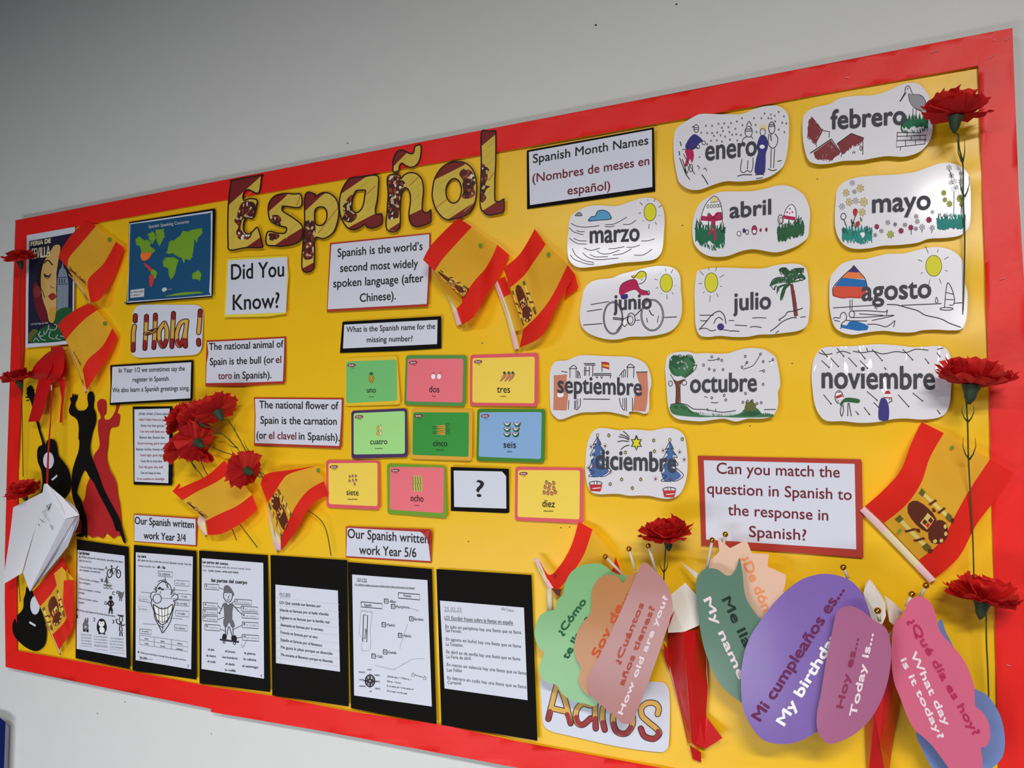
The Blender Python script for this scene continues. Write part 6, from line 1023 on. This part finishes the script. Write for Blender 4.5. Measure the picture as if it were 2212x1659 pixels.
facets(t, D3, [('white_lining', '965,245 1000,290 1050,360 1080,420 1087,520 1060,582 1020,582 965,520 940,440 918,350 938,275', [.03, .035, .05, .06, .07, .08, .075, .06, .05, .04, .03], cwh), ('white_lining', '1075,365 1150,425 1218,492 1160,562 1142,590 1112,562 1098,450', [.05, .04, .03, .05, .06, .07, .06], cwh), ('white_lining', '1105,660 1145,625 1150,655 1112,685', [.07]*4, cwh),
    ('cone_side', '930,1340 1000,1250 1040,1480 1092,1760 950,1760', [.012, .055, .05, .035, .012], cred), ('cone_side', '1000,1250 1080,1000 1125,780 1150,960 1190,1180 1150,1400 1122,1600 1110,1760 1092,1760 1040,1480', [.055, .06, .06, .05, .014, .012, .012, .012, .035, .05], cred)])
gold = mat('brass_bead', (214, 160, 50), .18, metal=1.0, vary=.02); stk = mat('plastic_stick', (232, 228, 214), .4, trans=.3)
def bead(t, fr, bx_, by_, ex, ey, h):
    (a, b) = fr([(bx_, by_), (ex, ey)]); me = M(); pa, pb = P(a[0], a[1], h), P(b[0], b[1], h-.004)
    tube(me, stk, [pa, pb], .0028, 8); s = me.build('stick', t, True)
    me = M(); V = []; r = .0054
    for i in range(9):
        th = math.pi*i/8
        for k in range(12): V.append(pa+Vector((math.cos(k*.5236)*math.sin(th), math.sin(k*.5236)*math.sin(th), math.cos(th)))*r)
    me.add(V, [(i*12+k, i*12+(k+1) % 12, i*12+12+(k+1) % 12, i*12+12+k) for i in range(8) for k in range(12)], gold); o = me.build('gold_bead', s, True)
def paddle(lab, fr, outl, rgb, pl0, texts, bd, n=5, rot=None, rough=.32, h2=None):
    q = fr(outl); q = sm(q, n, True) if n else rrect(q, 16, 6); c = mid(fr(outl)); h, b, cc = pl0; pl = Pl(h, c[0], c[1], b, cc)
    m = mat('paddle_%d_%d_%d' % rgb, rgb, rough, coat=.3, trans=.3, vary=.05, bump=.06, bscale=8)
    t = thing('speech_paddle', lab, 'paddle', P(c[0], c[1], pl)); sheet('paddle_face', q, m, t, pl, .0009)
    if texts: ink(t, fr, texts, pl)
    if bd: bead(t, fr, *bd, h2 if h2 else max(.012, h-.012))
    return t
PAL.update(dgt=(18, 92, 52), ort=(200, 84, 34), cut=(176, 78, 60), lw=(232, 214, 222), gk=(10, 40, 28), pet=(238, 146, 88), mp=(104, 30, 84), hoyt=(138, 44, 84), ptx=(178, 36, 84))
uL = (-.87, -.5)
paddle('pale green cloud paddle asking ¿Cómo te llamas?', E4, '130,830 90,790 58,720 55,640 90,550 140,510 215,490 225,430 275,370 290,290 340,200 420,150 500,134 580,142 650,190 720,225 790,240 800,400 700,800 560,1210 440,1224 340,1200 270,1150 220,1080 150,1060 100,1010 90,940 110,880', (148, 208, 144), (.055, .02, -.03),
    [('t', 'dgt', '¿Cómo', 268, 695, 458, 432, 54, 1.0, (-.82, -.57)), ('t', 'dgt', 'te llama', 312, 884, 490, 560, 56, 1.0, uL)], (606, 80, 745, 226), h2=.05)
paddle('orange cloud paddle reading Soy de...', E4, '488,528 496,440 500,350 530,280 580,236 640,222 700,240 744,285 780,230 850,200 900,215 1000,400 900,900 640,1170 540,1176 470,1160 420,1110 396,1040 414,945 380,880 362,790 380,690 430,590', (210, 144, 80), (.072, .02, -.02),
    [('t', 'ort', 'Soy de...', 548, 872, 785, 372, 62, 1.1, uL)], (789, 20, 838, 190), h2=.06)
paddle('dusty pink rectangular paddle asking ¿Cuántos años tienes?', E4, '880,150 920,130 960,160 1050,250 1100,330 1126,430 1120,520 1060,720 940,1060 830,1340 790,1380 740,1380 660,1310 500,1170 466,1080 480,1000 560,850 700,560 800,330', (202, 142, 140), (.095, .03, .02),
    [('t', 'cut', '¿Cuántos', 712, 920, 905, 452, 42, .9, (-.93, -.37)), ('t', 'cut', 'años tienes?', 745, 1088, 990, 478, 42, .9, (-.93, -.37)), ('t', 'lw', 'How old are you?', 738, 1312, 1092, 396, 38, .9, (-.93, -.37))], (940, -4, 1000, 200), h2=.07)
uR = (.89, -.45)
paddle('peach starburst paddle asking ¿De dónde, behind the dark green one', PX, '1526,1228 1538,1206 1554,1190 1550,1160 1577,1184 1612,1166 1624,1195 1661,1197 1658,1224 1698,1242 1692,1278 1700,1320 1680,1380 1640,1392 1600,1350 1560,1290', (252, 218, 194), (.05, 0, -.02),
    [('t', 'pet', '¿De dónde', 1600, 1206, 1664, 1358, 20, .8, (.92, -.39))], (1567, 1154, 1556, 1215), n=2, h2=.04)
paddle('dark green leaf shaped paddle reading Me llamo, My name', D2, '1140,560 1138,470 1170,400 1220,378 1280,388 1330,424 1370,418 1400,370 1416,312 1436,400 1452,545 1500,640 1590,760 1650,920 1600,1120 1500,1260 1420,1232 1300,1130 1220,980 1170,800', (108, 148, 128), (.07, -.02, -.03),
    [('t', 'gk', 'Me llamo', 1304, 582, 1530, 1060, 58, 1.0, uR), ('t', 'lw', 'My name is', 1186, 582, 1470, 1218, 50, 1.0, uR)], (1243, 198, 1208, 380), n=4, h2=.06)
paddle('large purple oval paddle reading Mi cumpleaños es, My birthday', D3, '2,1050 10,880 60,700 160,540 280,390 420,270 540,218 660,207 790,240 880,310 940,420 985,600 970,850 860,1100 720,1300 560,1395 430,1462 300,1480 170,1450 80,1350 20,1220', (148, 116, 200), (.10, .02, .02),
    [('t', 'mp', 'Mi cumpleaños es...', 148, 1314, 778, 330, 84, 1.2, (-.84, -.54)), ('t', 'white', 'My birthday', 328, 1346, 742, 660, 76, 1.3, (-.84, -.54))], (768, 157, 804, 240), rough=.25, h2=.08)
paddle('mauve paddle reading Hoy es, Today is, over the purple oval', D3, '700,560 720,490 780,450 840,450 910,485 985,545 1060,590 1100,640 1125,760 1120,900 1090,1050 1030,1200 940,1330 830,1420 720,1470 650,1475 600,1430 570,1350 572,1240 600,1100 640,850 672,700', (190, 112, 156), (.125, .05, .02),
    [('t', 'hoyt', 'Hoy es...', 764, 1214, 884, 690, 50, 1.0, (-.98, -.2)), ('t', 'lw', 'Today is...', 862, 1276, 994, 656, 50, .9, (-.98, -.2))], (1026, 482, 1040, 560), h2=.118)
paddle('blue paddle mostly hidden behind the pink cloud paddle', D3, '1480,560 1540,650 1610,790 1680,950 1750,1060 1850,1120 1940,1260 1975,1420 1965,1560 1900,1645 1800,1700 1600,1760 1500,1720 1420,1640 1350,1500 1312,1380 1350,1000', (136, 162, 222), (.06, 0, -.02), [], (1386, 293, 1345, 380), h2=.05)
paddle('pink cloud paddle asking ¿Qué día es hoy?, What day is it today?', D3, '1250,430 1290,388 1350,375 1410,410 1450,480 1472,580 1500,650 1560,720 1640,810 1700,910 1748,1050 1756,1190 1810,1240 1858,1330 1866,1430 1840,1495 1800,1512 1808,1600 1790,1720 1620,1720 1500,1580 1440,1500 1380,1440 1300,1370 1240,1260 1200,1150 1150,1020 1130,880 1130,720 1150,575 1205,525', (232, 118, 152), (.10, -.02, .0),
    [('t', 'ptx', '¿Qué día es hoy?', 1252, 560, 1745, 1422, 56, 1.1, (.86, -.5)), ('t', 'lw', 'What day', 1268, 802, 1526, 1348, 50, .9, (.9, -.42)), ('t', 'lw', 'is it today?', 1196, 852, 1482, 1446, 46, .9, (.89, -.45))], (1281, 358, 1238, 450), h2=.085)
